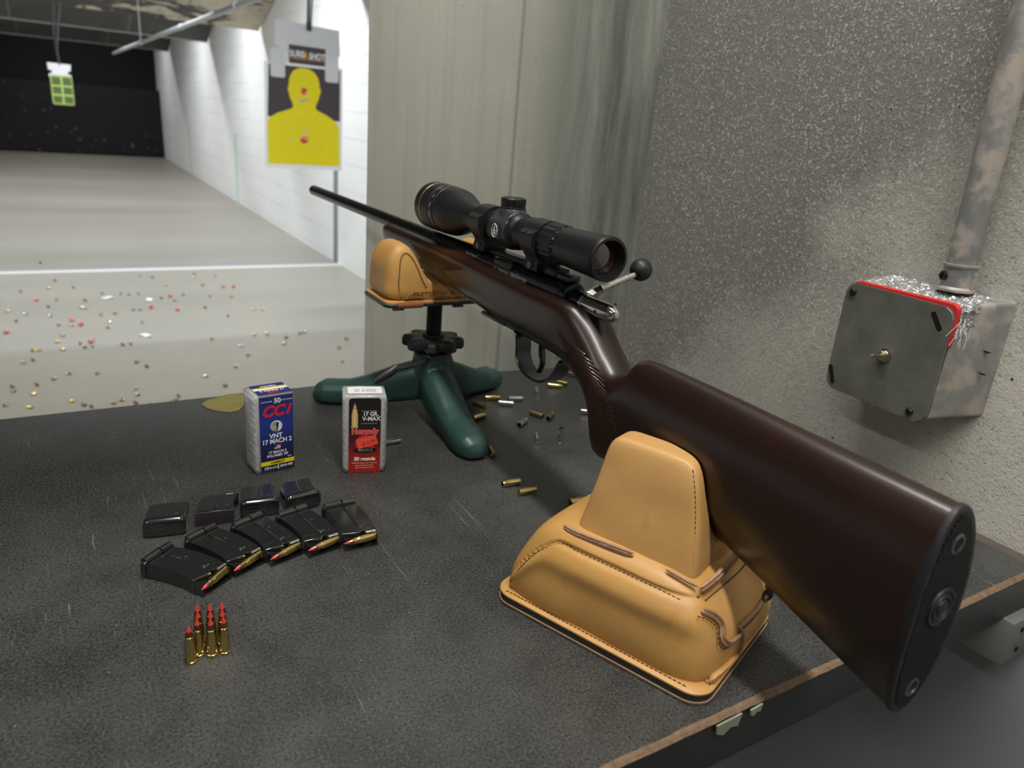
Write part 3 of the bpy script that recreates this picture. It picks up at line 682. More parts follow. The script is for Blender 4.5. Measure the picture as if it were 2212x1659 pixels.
bm = B(); lathe(bm, [(0, .0154), (.0005, .0152), (.0008, .0147), (.002, .0146), (.002, .0142), (.0035, .0141), (.0035, .0137), (.005, .0136), (.005, .0132), (.0065, .0131), (.0065, .0126), (.0085, .0125)], (XR, .4171, AZ), (0, 1, 0), 48, cap=False); o_ = sp_('eyepiece_baffle', bm, M['anod']); o_.parent = scope
bm = B(); lathe(bm, [(0, .0002), (.0004, .005), (.0012, .0085), (.0022, .0122)], (XR, .4232, AZ), (0, 1, 0), 40); o_ = sp_('ocular_lens', bm, M['glass'], 'dark coated eyepiece lens'); o_.parent = scope
bm = B(); lathe(bm, [(0, .0002), (.001, .012), (.003, .0205)], (XR, .702, AZ), (0, 1, 0), 40); o_ = sp_('objective_lens', bm, M['glass']); o_.parent = scope
bm = B(); lathe(bm, [(0, .02345), (.0002, .02385), (.0013, .02385), (.0015, .02345)], (XR, .69905, AZ), (0, 1, 0), 56, cap=False); o_ = sp_('gold_ring', bm, M['gold'], 'gold ring round the objective bell'); o_.parent = scope
bm = B(); lathe(bm, [(0, .0140), (.0005, .0152), (.0175, .0154), (.018, .0142)], (XR, .4735, AZ), (0, 1, 0), 108, fn=lambda a, r, t: r*(1.035 if (int(t/(2*pi)*36) % 2 and r > .015) else 1.0)); o_ = sp_('power_ring', bm, M['anod'], 'ribbed magnification ring'); o_.parent = scope
bm = B()
for k in range(16):
    a = radians(60+k*12); text(bm, '12 10 8 6 4 3 2'.split()[k % 7] if k % 2 == 0 else '-', .0028, basis((XR+cos(a)*.01462, .4722, AZ+sin(a)*.01462), (0, -1, 0), (sin(a), 0, -cos(a)), (cos(a), 0, sin(a))), 0, 0, .00005)
o_ = sp_('dial_marks', bm, M['amber'], smooth=False); o_.parent = scope
bm = B()
for k in range(5):
    a = radians(95+k*24); text(bm, ['50', '100', '150', '300', '∞'][k] if k < 4 else '200', .0034, basis((XR+cos(a)*.0236, .6755, AZ+sin(a)*.0236), (-sin(a), 0, cos(a)), (0, 1, 0), (cos(a), 0, sin(a))), 0, 0, .00008)
o_ = sp_('range_numbers', bm, M['amber'], smooth=False); o_.parent = scope
# turret saddle with flat left face and logo
bm = B(); lathe(bm, [(0, .0152), (.0025, .0172), (.028, .0172), (.031, .0152)], (XR, .5405, AZ), (0, 1, 0), 8, fn=lambda a, r, t: r); bmesh.ops.rotate(bm, verts=bm.verts, cent=(XR, .556, AZ), matrix=Matrix.Rotation(radians(22.5), 3, 'Y'))
lathe(bm, [(0, .0118), (.0165, .0118), (.0175, .0112)], (XR, .556, AZ), (0, 0, 1), 36); lathe(bm, [(0, .0108), (.019, .0108), (.024, .0104), (.025, .009)], (XR, .556, AZ), (1, 0, 0), 36)
bmesh.ops.bevel(bm, geom=[e for e in bm.edges if e.calc_face_angle(0) > .5], offset=.0008, segments=2, affect='EDGES')
o_ = sp_('turret_saddle', bm, M['satin'], 'grey satin turret saddle'); o_.parent = scope
bm = B(); lathe(bm, [(0, .0100), (.0006, .0110), (.0016, .0110), (.002, .0104), (.0026, .0104), (.0085, .0106), (.0093, .0098), (.0088, .0070), (.0092, .0055), (.0092, .0004)], (XR, .556, AZ+.0172), (0, 0, 1), 60, fn=lambda a, r, t: r*(1.03 if (.002 < a < .009 and int(t/(2*pi)*20) % 2) else 1)); o_ = sp_('elevation_turret', bm, M['anod'], 'knurled elevation turret cap'); o_.parent = scope
bm = B()
for k in range(20):
    a = 2*pi*k/20; box(bm, (XR+cos(a)*.0084, .556+sin(a)*.0084, AZ+.0266), (.0022, .0010, .0004), rot=Matrix.Rotation(a, 3, 'Z'))
tube(bm, [(XR+.0104*cos(a), .556+.0104*sin(a), AZ+.0180) for a in [radians(q) for q in range(0, 361, 10)]], .0005, 6)
o_ = sp_('turret_markings', bm, M['chrome'], 'bright marks and ring on the turret'); o_.parent = scope
fx = XR-.0160
LM = basis((fx, .5565, AZ-.0012), (0, -1, 0), (0, 0, 1), (-1, 0, 0))
bm = B(); ph = rrect(.030, .0135, .002, 3); prism(bm, [(a, b) for a, b in rrect(.020, .0125, .003, 4)], LM, -.001, .0004); o_ = sp_('logo_plate', bm, M['anod']); o_.parent = scope
bm = B(); tube(bm, [LM @ Vector((.0046*cos(a), .0056*sin(a), .0006)) for a in [radians(q) for q in range(0, 361, 12)]], .00035, 6)
for (x0, y0, x1, y1, wd) in ((0, -.0054, 0, .0054, .0006), (-.0044, 0, -.001, 0, .0005), (.001, 0, .0044, 0, .0005)):
    c = ((x0+x1)/2, (y0+y1)/2); box(bm, LM @ Vector((c[0], c[1], .0006)), (.0004, max(abs(x1-x0), wd), max(abs(y1-y0), wd)))
prism(bm, [(-.0008, .0036), (.0010, .0036), (.0004, -.0014), (.0026, -.0014), (.0022, -.0030), (-.0018, -.0030)], LM, .0005, .0009)
o_ = sp_('scope_emblem', bm, M['white_p'], 'white round emblem with a letter L over crosshairs'); o_.parent = scope
# rings
def ring(y0, name='scope_ring'):
    W_ = .0098; bm = B()
    # outer band (square-shouldered ring with screw ears)
    out = []
    for k in range(48):
        a = 2*pi*k/48; r = .0158; out.append((r*cos(a), r*sin(a)))
    poly = [(-.0105, -.0250), (.0105, -.0250), (.0120, -.0235), (.0105, -.0150), (.0160, -.0080), (.0190, -.003), (.0190, .0050), (.0165, .0075)]+[(.0160*cos(radians(q)), .0160*sin(radians(q))) for q in range(30, 151, 8)]+[(-.0165, .0075), (-.0190, .0050), (-.0190, -.003), (-.0160, -.0080), (-.0105, -.0150), (-.0120, -.0235)]
    prism(bm, poly, basis((XR, y0, AZ), (1, 0, 0), (0, 0, 1), (0, -1, 0)), -W_, W_)
    bmesh.ops.bevel(bm, geom=[e for e in bm.edges if e.calc_length() > .0185], offset=.0007, segments=2, affect='EDGES')
    o_ = sp_(name, bm, M['anod'], 'black scope ring clamping the tube to the receiver')
    for sx in (-1, 1):
        for dy in (-.0045, .0045):
            bm = B(); lathe(bm, [(0, .0024), (.0003, .0024), (.0004, .0014), (.0004, .0002)], (XR+sx*.0178, y0+dy, AZ+.0060), (sx*.35, 0, 1), 14)
            s1 = sp_('ring_screw', bm, M['lblack']); s1.parent = o_
    bm = B(); lathe(bm, [(0, .0036), (.0016, .0036), (.0022, .0028), (.0022, .0003)], (XR-.0105, y0+.001, AZ-.0205), (-1, 0, 0), 24); s1 = sp_('clamp_screw', bm, M['satin']); s1.parent = o_
    return o_
ring(.592); ring(.503)
bm = B(); box(bm, (XR, .548, AZ-.0232), (.012, .075, .0035), .0008); box(bm, (XR, .484, AZ-.0215), (.014, .022, .0055), .001); rp('scope_base', bm, M['anod'])
# ------------------------------------------------------------------ rear rabbit-ear bag
RB = Vector((.313, .316, 0)); RA = radians(21.6)
RBM = Matrix.Translation(RB) @ Matrix.Rotation(RA, 4, 'Z'); RBI = RBM.inverted()
def clear_stock(p, M4, gap=.0012):
    """leather pressed aside by the stock lying on it"""
    q = M4 @ Vector(p); hw = half_w(q.y, q.z)
    zt, zc, zb, wd, eu, el = interp(ST, q.y)
    if q.y < .1461 or q.y > .8234: return Vector(p)
    if q.z < zb+.012 and q.z > zb-.0005 and abs(q.x-XR) < max(hw, .010)*.8:
        q.z = zb-.0008
    elif hw > 0 and abs(q.x-XR) < hw+gap:
        q.x = XR+math.copysign(hw+gap, q.x-XR)
    return M4.inverted() @ q
BA_, BB_, BH = .074, .0545, .0585
def body_f(u, v, s_):
    f = (s_*.5+.5); z = lerp(.001, .006+BH, f)
    tap = 1-.20*f**1.8
    bul = 1+.05*sin(pi*min(max(f, 0), 1))
    x = u*BB_*tap*bul; y = v*BA_*(1-.26*f**1.5)*bul
    y += .004*(1-f)*0
    z += .0040*(1-u*u)*(1-v*v)*max(0, f)**2
    # seam valleys where the gussets meet the long panels
    x += .0012*noise.noise(Vector((x*30, y*30, z*30))); y += .0018*noise.noise(Vector((x*26+9, y*26, z*26)))
    if v < 0: y -= .0085*sin(pi*min(1, f*1.05))**.8*min(1, (u+1)*.9)*(1-.45*max(0, u)**3)*min(1, -v*1.5)
    if u > 0: x += .004*u*(1-f)
    if u < 0:   # long side panel: puffed out below the shoulder seam
        s0 = .74-1.75*max(0, (v-.60)/.40)**2
        w_ = max(0, -u-.45)/.55
        x -= w_*(.0030*math.exp(-((s_-s0+.30)/.26)**2)-.0026*math.exp(-((s_-s0)/.045)**2))
    return Vector((x, y, z))
def ear_f(cu, hw0, v0, v1, lean, top, hw1=.010):
    def f(u, v, s_):
        h = s_*.5+.5
        z = .052+h*(top-.052)
        half = lerp(hw0, hw1, h**.9)
        L0 = (v1-v0)/2; c = (v1+v0)/2
        Lh = L0*(1-.33*h**1.1)
        x = cu+lean*h+u*half; y = c+v*Lh-.002*sin(pi*h)+.003*h
        z += -.004*max(0, v)**2*0
        x += .0010*noise.noise(Vector((x*40, y*40, z*40)))
        return clear_stock((x, y, z), RBM)
    return f
bag = thing('rear_shooting_bag', 'tan leather rabbit-ear sandbag under the butt of the rifle', 'shooting bag', RB, RA)
def on_body(u, v, s_, o=.0006, p=7.0):
    nrm = (abs(u)**p+abs(v)**p+abs(s_)**p)**(1/p); mx = max(abs(u), abs(v), abs(s_)); k = mx/nrm
    q = body_f(u*k, v*k, s_*k); c = Vector((0, 0, .03)); d = Vector((q.x, q.y, (q.z-.03)*2)); d.normalize()
    return q+d*o
bm = B(); roundbox(bm, body_f, 60, 7.0); obj('bag_body', bm, M['leather'], bag, sharp=80)
def flange(z, o, n=8):
    return [(x, y, z) for x, y in rrect(2*(BB_+o), 2*(BA_+o), max(.002, .010+o), n)]
bm = B(); loft(bm, [flange(.0005, .0042), flange(.0022, .0046)]); obj('sole_lining', bm, M['lpale'], bag)
bm = B(); loft(bm, [flange(.0020, .0036), flange(.0064, .0040)]); obj('black_sole', bm, M['sole'], bag)
bm = B(); loft(bm, [flange(.0064, .0036), flange(.0070, .0042), flange(.0080, .0042), flange(.0088, .0030), flange(.0098, -.003), flange(.0090, -.02)]); obj('base_flange', bm, M['leather'], bag)
def dashes(pts, r=.00042, name='stitching', parent=bag, m='thread', step=3, seg=5, inv=False):
    pts = spline(pts, 10); bm = B()
    # resample
    L = [0]
    for a, b in zip(pts, pts[1:]): L.append(L[-1]+(b-a).length)
    d = 0; dl = .0021
    def at(s_):
        for i in range(len(L)-1):
            if L[i] <= s_ <= L[i+1]: return lerp(pts[i], pts[i+1], (s_-L[i])/max(1e-9, L[i+1]-L[i]))
        return pts[-1]
    while d+dl < L[-1]:
        tube(bm, [at(d), at(d+dl*.5), at(d+dl)], r, seg); d += dl*1.45
    return obj(name, bm, M[m], parent)
# stitching round the base flange
fl = [Vector(p) for p in flange(.0086, .0015, 6)]
idx = [q for q in fl]
dashes([(-BB_-.001, .068, .0092), (-BB_-.001, .03, .0092), (-BB_-.001, -.02, .0092), (-BB_-.001, -.066, .0092)])
dashes([(-.045, -BA_-.001, .0092), (0, -BA_-.001, .0092), (.045, -BA_-.001, .0092)])
# ears
Lear = ear_f(-.0120, .0255, -.052, .037, .0045, .1285, .0115); Rear_ = ear_f(.046, .0165, -.050, .037, .003, .122, .009)
M['leather2'].node_tree.nodes['Principled BSDF'].inputs['Coat Weight'].default_value = .15
bm = B(); roundbox(bm, Lear, 24, 8.0); ear = obj('ear', bm, M['leather2'], bag, sharp=80); ear['label'] = 'tall left ear of the bag against the stock'
bm = B(); roundbox(bm, Rear_, 18, 5.0); obj('ear', bm, M['leather2'], bag, sharp=80)
bm = B()
def web_f(u, v, s_):
    return clear_stock((.017+u*.026, -.008+v*.044, .054+(s_*.5+.5)*.026), RBM)
roundbox(bm, web_f, 18, 6); obj('centre_web', bm, M['leather'], bag, sharp=80)
def on_ear(u, v, s_, o=.0005, f=Lear, p=8.0):
    nrm = (abs(u)**p+abs(v)**p+abs(s_)**p)**(1/p); k = max(abs(u), abs(v), abs(s_))/nrm
    q = f(u*k, v*k, s_*k); c = f(0, 0, s_*k*.7); d = (q-c).normalized(); return q+d*o
# seams
dashes([on_ear(-.93, -.98, t_/6*2-1, .0004) for t_ in range(0, 7)], .0004)
dashes([on_ear(-1, v_, -.93, .0008) for v_ in (1, .6, .2, -.2, -.6, -.98)], .0004)
dashes([on_ear(u_, -1, -.93, .0008) for u_ in (-1, -.4, .2, .8)], .0004)
# raw leather skirt of the ear block
def skirt(pts, w_, h, mm, name, parent=bag, twist=None):
    pts = spline(pts, 8); bm = B(); rings = []
    for i, p in enumerate(pts):
        t_ = (pts[min(i+1, len(pts)-1)]-pts[max(i-1, 0)]).normalized(); s_ = t_.cross(Vector((0, 0, 1))).normalized()
        j = .0005*noise.noise(p*700)
        k = min(1, min(i, len(pts)-1-i)/3+.3)
        ww, hh = w_*k, h*k
        rings.append([p+s_*ww+Vector((0, 0, -hh)), p+s_*(ww+j)+Vector((0, 0, hh*.6)), p+Vector((0, 0, hh+j)), p-s_*ww+Vector((0, 0, hh*.6)), p-s_*ww+Vector((0, 0, -hh))])
    loft(bm, rings); return obj(name, bm, M[mm], parent)
zt_ = .0605
LFT = [(-.0365, .040, .0645), (-.0388, .030, .0648), (-.0388, .008, .0662), (-.0375, -.012, .0668)]
skirt(LFT, .0011, .0009, 'lpale', 'rolled_edge'); skirt([(a-.0004, b, c-.002) for a, b, c in LFT], .0014, .0014, 'ledge', 'raw_edge')
FRT = [(-.0380, -.034, .0662), (-.0380, -.045, .0650), (-.0365, -.0548, .0632)]
skirt(FRT, .0010, .0008, 'lpale', 'rolled_edge')
END = [(-.0365, -.0562, .0630), (-.02, -.0588, .0650), (-.002, -.0590, .0660), (.016, -.0582, .0660)]
skirt(END, .0011, .0010, 'lpale', 'rolled_edge'); skirt([(a, b-.0007, c-.0022) for a, b, c in END], .0016, .0015, 'ledge', 'raw_edge')
bm = B(); tube(bm, [(-.0365, -.0555, .0575), (-.0362, -.0563, .0545)], [.0016, .0006], 6); obj('frayed_corner', bm, M['ledge'], bag)
# top seam of the long panel (follows the shoulder), end gusset seams
dashes([on_body(-1.0, t_, .74-1.75*max(0, (t_-.60)/.40)**2, .0003) for t_ in (.94, .86, .76, .6, .4, .2, 0, -.2, -.4, -.6, -.86)], .0003)
dashes([on_body(u_, -1.0, .72, .0006) for u_ in (-.75, -.3, .2, .7, 1)], .0004)
a_ = [on_body(-.86, -1.0, .62, .0014), on_body(-.70, -1.0, .50, .0018), on_body(-.60, -1.0, .30, .0018), on_body(-.62, -1.0, .05, .0018), on_body(-.50, -1.0, -.10, .0018), on_body(-.26, -1, -.12, .0016)]
skirt(a_, .0012, .0012, 'lpale', 'rolled_edge'); skirt([p+Vector((.0012, -.0008, .001)) for p in a_], .0012, .0012, 'ledge', 'raw_edge')
dashes([p+Vector((-.0042, .0002, -.0012)) for p in a_], .0004)
b_ = [on_body(-.26, -1, .02, .0014), on_body(.2, -1, .10, .0016), on_body(.65, -1, .16, .0016), on_body(1, -1, .2, .001)]
skirt(b_, .0012, .0010, 'lpale', 'rolled_edge'); dashes([p+Vector((0, -.0002, -.0042)) for p in b_], .0004)
c_ = [on_body(-.26, -1, .04, .0012), on_body(-.18, -1, -.15, .0014), on_body(-.16, -1, -.5, .0012), on_body(-.22, -1, -.75, .0012), on_body(-.5, -1, -.94, .0014)]
bm = B(); tube(bm, spline(c_, 8), .0009, 8); obj('seam_welt', bm, M['lpale'], bag)
d_ = [on_body(-.80, -1.0, -.72, .0012), on_body(-.72, -1, -.60, .0018), on_body(-.45, -1, -.62, .0012), on_body(-.2, -1, -.60, .0010)]
skirt(d_, .0018, .0012, 'leather2', 'rolled_edge'); e_ = [on_body(-.82, -1.0, -.70, .001), on_body(-.82, -1.02, -.86, .002), (-.040, -.0765, .0095)]
bm = B(); tube(bm, spline(e_, 6), .0012, 8); obj('seam_welt', bm, M['lpale'], bag)

# ------------------------------------------------------------------ front rest
FR = Vector((.336, .699, 0))
rest = thing('front_rifle_rest', 'green cast tripod rifle rest with a black threaded post, under the fore-end', 'rifle rest', FR)
feet = [(.236, .764), (.3235, .573), (.430, .7425)]
bm = B()
for fx_, fy_ in feet:
    d = Vector((fx_-FR.x, fy_-FR.y, 0)); Ln = d.length; d.normalize(); s_ = Vector((-d.y, d.x, 0)); rings = []
    # t along leg, top z, bottom z, half width
    for q, zt, zb, hw in ((0, .058, .016, .0175), (.012, .057, .014, .019), (.024, .0540, .0115, .0195), (.04, .0480, .0085, .0190), (.058, .0400, .0055, .0182), (.075, .0322, .0030, .0175), (.092, .0262, .0018, .0172), (.105, .0248, .0006, .0180), (.118, .0242, .0004, .0178), (Ln+.002, .0225, .0006, .0155), (Ln+.009, .018, .0012, .0110), (Ln+.0125, .011, .004, .004)):
        r = []
        for k in range(20):
            a = 2*pi*k/20; c, s2 = cos(a), sin(a); e = 2.6 if s2 > 0 else 4
            zc = (zt+zb)/2
            r.append(d*q+s_*(math.copysign(abs(c)**(2/e), c)*hw)+Vector((0, 0, zc+math.copysign(abs(s2)**(2/e), s2)*(zt-zb)/2)))
        rings.append(r)
    loft(bm, rings)
lathe(bm, [(.018, .014), (.024, .0215), (.05, .0222), (.0665, .0208), (.0695, .0198), (.0705, .010)], (0, 0, 0), (0, 0, 1), 32)
for k in range(3):  # webs between the legs
    a0 = atan2(feet[k][1]-FR.y, feet[k][0]-FR.x); 
    for q in (-1, 1):
        a1 = a0+q*.55; prism(bm, [(.010, .020), (.036, .018), (.0225, .062), (.010, .062)], basis((0, 0, 0), (cos(a1), sin(a1), 0), (0, 0, 1), (sin(a1), -cos(a1), 0)), -.0022, .0022)
bmesh.ops.recalc_face_normals(bm, faces=bm.faces)
base = obj('tripod_base', bm, M['green'], rest)
md = base.modifiers.new('remesh', 'REMESH'); md.mode = 'VOXEL'; md.voxel_size = .0013; md.use_smooth_shade = True
md = base.modifiers.new('smooth', 'SMOOTH'); md.iterations = 7; md.factor = .6
bm = B()
def star(r0, r1, n=8, m=8, tooth=.55):
    P = []
    for k in range(n*m):
        a = 2*pi*k/(n*m); c = cos(n*a); t_ = 1/(1+math.exp(-7*(c-.05))); P.append((cos(a+.3)*lerp(r0, r1, t_), sin(a+.3)*lerp(r0, r1, t_)))
    return P
rings = []
for z, k in ((.0735, .86), (.0742, .95), (.0765, 1.0), (.0820, 1.0), (.0845, .96), (.0855, .88), (.0858, .5)):
    rings.append([(x*k, y*k, z) for x, y in star(.0262, .0335)])
loft(bm, rings); lathe(bm, [(.0665, .011), (.0745, .012), (.0885, .0115), (.089, .009)], (0, 0, 0), (0, 0, 1), 28)
obj('adjusting_wheel', bm, M['iron'], rest)
bm = B(); prof = [(.06, .0076)]; z = .087
while z < .124: prof += [(z, .0074), (z+.0006, .0084), (z+.0010, .0084), (z+.0016, .0074)]; z += .0019
prof += [(.1265, .0078)]
lathe(bm, prof, (0, 0, 0), (0, 0, 1), 24); obj('threaded_post', bm, M['iron'], rest)
bm = B(); tube(bm, [(-.0225, -.024, .0660), (-.030, -.029, .0655), (-.045, -.031, .0648), (-.057, -.030, .0635)], [.0028, .0030, .0036, .0040], 10, flat=.75)
tube(bm, [(-.054, -.030, .0655), (-.060, -.0305, .0610), (-.070, -.0305, .0560), (-.078, -.0305, .0515)], [.0036, .0047, .0046, .0026], 10)
lathe(bm, [(0, .0030), (.008, .0030)], (-.016, -.018, .0665), (-.7, -.6, 0), 14); obj('clamp_lever', bm, M['iron'], rest)
# cradle plate carried by the post
PW, PD = .067, .033
bm = B(); prism(bm, rrect(2*PW, 2*PD, .009, 5), basis((.001, .005, 0), (1, 0, 0), (0, 1, 0), (0, 0, 1)), .1262, .1295)
R0 = [(x, y) for x, y in rrect(2*PW, 2*PD, .009, 5)]
loft(bm, [[(x*1.0+.001, y*1.0+.005, .1262) for x, y in R0], [(x*1.012+.001, y*1.02+.005, .1275) for x, y in R0], [(x*1.02+.001, y*1.035+.005, .1292) for x, y in R0], [(x*1.008+.001, y*1.012+.005, .1298) for x, y in R0], [(x*1.0+.001, y+.005, .1295) for x, y in R0]], cap=False)
obj('cradle_plate', bm, M['green'], rest)
# front bag
fbag = thing('front_shooting_bag', 'tan leather sandbag with two ears strapped on top of the green tripod rest', 'shooting bag', (FR.x+.001, FR.y+.005, .1297))
FBM = Matrix.Translation(fbag.location)
def fb_top(x):
    """height of the bag across the rifle"""
    return .0205+.0375*(math.exp(-abs((x+.0475)/.0205)**3)+math.exp(-abs((x-.0475)/.0205)**3))
def fb_f(u, v, s_):
    x = u*.0655; h = s_*.5+.5
    xx = x; 
    if h > 0:  # lean the outer walls inward with height
        x = x*(1-.03*h)
    zt = fb_top(x)
    z = .0015+h*(zt-.0015)
    y = v*.0322*(1-.20*(z/.058)**1.5)*(1+.06*sin(pi*min(1, z/.058)))
    if h > .5 and zt > .03: y *= (1-.10*((h-.5)/.5)**2)
    p = Vector((x, y, z)); p += Vector((1, 1, .4))*(.0010*noise.noise(p*45))
    return clear_stock(p, FBM)
bm = B()
roundbox(bm, fb_f, 36, 7.0); obj('bag_body', bm, M['leather'], fbag, sharp=80)
def on_fb(u, v, s_, o=.0007, p=7.0):
    nrm = (abs(u)**p+abs(v)**p+abs(s_)**p)**(1/p); k = max(abs(u), abs(v), abs(s_))/nrm
    q = fb_f(u*k, v*k, s_*k); return q+Vector((0, -o if v < -.9 else 0, 0))+Vector((0, 0, o if s_ > .9 else 0))
for sg in (-1, 1):
    P_ = [on_fb(sg*a, -1, b, .0009) for a, b in ((.86, -.95), (.88, -.4), (.87, .1), (.84, .5), (.78, .72), (.70, .72), (.62, .62), (.54, .45), (.46, .20), (.38, 0))]
    dashes(P_, .0005, parent=fbag)
bm = B(); loft(bm, [[(x, y, z) for x, y in rrect(2*(.0645+o), 2*(.0315+o), .007, 5)] for z, o in ((-.0001, .0006), (.0010, .0015), (.0022, .0014), (.0030, -.001), (.0032, -.006))]); obj('base_flange', bm, M['leather'], fbag)
bm = B(); loft(bm, [[(x, y, z) for x, y in rrect(2*(.0645+o), 2*(.0315+o), .007, 5)] for z, o in ((-.0016+.0016, -.002), (.0002, .0018), (.0009, .0017), (.0010, -.002))]); obj('raw_edge', bm, M['ledge'], fbag)
bm = B(); tube(bm, [(-.0555, -.0322, -.0012), (-.0285, -.0322, -.0012)], [.0034, .0034], 10, flat=1.0, upv=(0, 0, 1))
obj('strap', bm, M['lbrown'], fbag)
bm = B()
for x in (-.0545, .012): box(bm, (x, -.0330, -.0046), (.012, .004, .0024), .0008)
obj('strap_clip', bm, M['iron'], fbag)
bm = B(); TM = basis((0, -.0328, .0), (1, 0, 0), (0, 0, 1), (0, -1, 0))
text(bm, 'PROTEKTOR MODEL', .0062, TM, -.0075, .0098, .0008, .01, align='CENTER', spacing=1.12); text(bm, 'MADE IN U.S.A.', .0042, TM, .001, .0048, .0008, .01, spacing=1.1)
prism(bm, [(-.047, .0052), (-.044, .0088), (-.041, .0104), (-.0385, .0098), (-.0375, .0112), (-.0360, .0112), (-.0350, .0098), (-.0325, .0106), (-.029, .0092), (-.026, .0058), (-.0305, .0060), (-.0335, .0068), (-.0365, .0058), (-.0395, .0068), (-.0425, .0056)], TM, -.0010, .0008)
bmesh.ops.translate(bm, vec=(0, .0002, 0), verts=bm.verts)
o_ = obj('stamped_lettering', bm, M['emboss'], fbag, smooth=False)
o_['label'] = 'brown maker stamp pressed into the leather'

# ------------------------------------------------------------------ ammunition boxes
def ammo_box(name, label, x, y, rz, W_, D_, H_):
    t_ = thing(name, label, 'ammunition box', (x, y, 0), rz, 'plastic cartridge boxes')
    bm = B(); box(bm, (W_/2, D_/2, H_/2), (W_, D_, H_), .0022, 3)
    obj('case', bm, M['clear'], t_)
    bm = B()
    for z in (.012, H_-.012): box(bm, (W_+.0006, D_*.45, z), (.0012, D_*.5, .012), .0004)
    box(bm, (W_+.0004, .0045, H_/2), (.0008, .0012, H_-.012), .0003); obj('lid_rail', bm, M['clear'], t_)
    bm = B(); n = 20; 
    box(bm, (W_/2, D_/2+.0002, H_/2), (W_-.0052, D_-.0050, H_-.005), .0008)
    for k in range(11):
        z = .0062+k*(H_-.012)/10
        lathe(bm, [(0, .0031), (.0006, .0033), (D_-.006, .0033), (D_-.0054, .0030)], (.0046, .0027, z), (0, 1, 0), 12)
        lathe(bm, [(0, .0031), (.0006, .0033), (D_-.006, .0033), (D_-.0054, .0030)], (W_-.0046, .0027, z), (0, 1, 0), 12)
    obj('inner_tray', bm, M['tray'], t_)
    return t_
# blue box
W_, D_, H_ = .0357, .0262, .0738
bb = ammo_box('ammunition_box', 'clear plastic cartridge box with a blue and yellow label', .1262, .6064, radians(6.8), W_, D_, H_)
F = basis((0, -.0002, 0), (1, 0, 0), (0, 0, 1), (0, -1, 0)); Tp = basis((0, 0, H_+.0002), (-1, 0, 0), (0, -1, 0), (0, 0, 1))
cx = .0197; lw = .0298
bm = B(); prism(bm, [(cx-lw/2, .0018), (cx+lw/2, .0018), (cx+lw/2, H_-.0018), (cx-lw/2, H_-.0018)], F, -.0001, .00015); o_ = obj('front_label', bm, M['blue'], bb, smooth=False); o_['label'] = 'blue front label with red, white and yellow print'; lab = o_
def art(name, parent, mat, fn, lb=None):
    bm = B(); fn(bm); o2 = obj(name, bm, M[mat], parent, smooth=False)
    if lb: o2['label'] = lb
    return o2
def quad(bm, x0, y0, x1, y1, Mx, z=.0002, h=.00008): prism(bm, [(x0, y0), (x1, y0), (x1, y1), (x0, y1)], Mx, z, z+h)
def f1(bm):
    text(bm, 'CC', .0135, F, cx-.0034, .0578, .00006, .045, shear=.28, sx=1.02, z=.00024); text(bm, 'i', .0140, F, cx+.0098, .0582, .00006, .028, shear=.28, sx=1.25, z=.00024)
art('brand_lettering', lab, 'lred', f1, 'large red italic letters')
def f2(bm):
    text(bm, '50', .0062, F, cx+.001, .0674, .00005, .03, z=.00022); text(bm, 'CARTRIDGES', .0017, F, cx-.0085, .0674, .00004, 0, z=.00022); text(bm, 'CARTUCHOS', .0017, F, cx+.0095, .0674, .00004, 0, z=.00022)
    prism(bm, ngon(.0053, 32, cx-.0005, .0438), F, .0002, .00026)
    text(bm, 'VNT', .0058, F, cx-.001, .0347, .00006, .03, z=.00022); text(bm, '17 MACH 2', .0060, F, cx-.0002, .0296, .00006, .024, sx=.90, z=.00022)
    text(bm, '17 MACH 2', .0033, F, cx, .0192, .00005, .025, z=.00022); text(bm, 'POLYMER TIP', .0032, F, cx, .0158, .00005, .025, z=.00022); text(bm, '0050', .0016, F, cx+.0108, .0130, .00004, z=.00022)
    text(bm, '17', .0036, F, cx-.0105, .0045, .00005, .04, z=.00030); text(bm, 'GRAIN', .0030, F, cx-.0048, .0045, .00005, z=.00030); text(bm, '2010 FPS', .0031, F, cx+.0075, .0047, .00005, .02, shear=.2, z=.00030)
    quad(bm, cx+.0000, .0024, cx+.0008, .0068, F, .00022)
art('white_lettering', lab, 'lwhite', f2, 'white print and round white squirrel emblem')
def f3(bm): quad(bm, cx-lw/2, .0074, cx+lw/2, .0112, F, .00018)
art('yellow_band', lab, 'yel', f3)
def f4(bm):
    for r0 in (.0043, .0029, .0016): tube(bm, [F @ Vector((cx-.0009+r0*cos(a), .0434+r0*sin(a), .0003)) for a in [radians(q) for q in range(70, 300, 14)]], .00028, 5)
    prism(bm, [(cx-.0002, .0478), (cx+.0012, .0470), (cx+.0022, .0455), (cx+.0010, .0452), (cx+.0016, .0430), (cx+.0004, .0420), (cx+.0010, .0398), (cx-.0004, .0402), (cx-.0006, .0440)], F, .00028, .00036)
    text(bm, 'VARMINT', .0030, F, cx, .0092, .00005, .03, z=.00028)
art('black_print', lab, 'lblack', f4)
def f5(bm): quad(bm, cx-lw/2, .0018, cx+lw/2, .0073, F, .00017)
art('navy_band', lab, 'navy', f5)
def f6(bm): quad(bm, cx-.0028, .0222, cx+.0028, .0256, F, .0002)
art('flag_print', lab, 'flagp', f6)
def f6b(bm): quad(bm, cx-.0028, .0239, cx-.0008, .0256, F, .0003)
art('flag_canton', lab, 'navy', f6b)
bm = B(); prism(bm, [(-cx-lw/2, -D_+.001), (-cx+lw/2, -D_+.001), (-cx+lw/2, -.001), (-cx-lw/2, -.001)], Tp, -.0001, .00015); tl = obj('top_label', bm, M['blue'], bb, smooth=False)
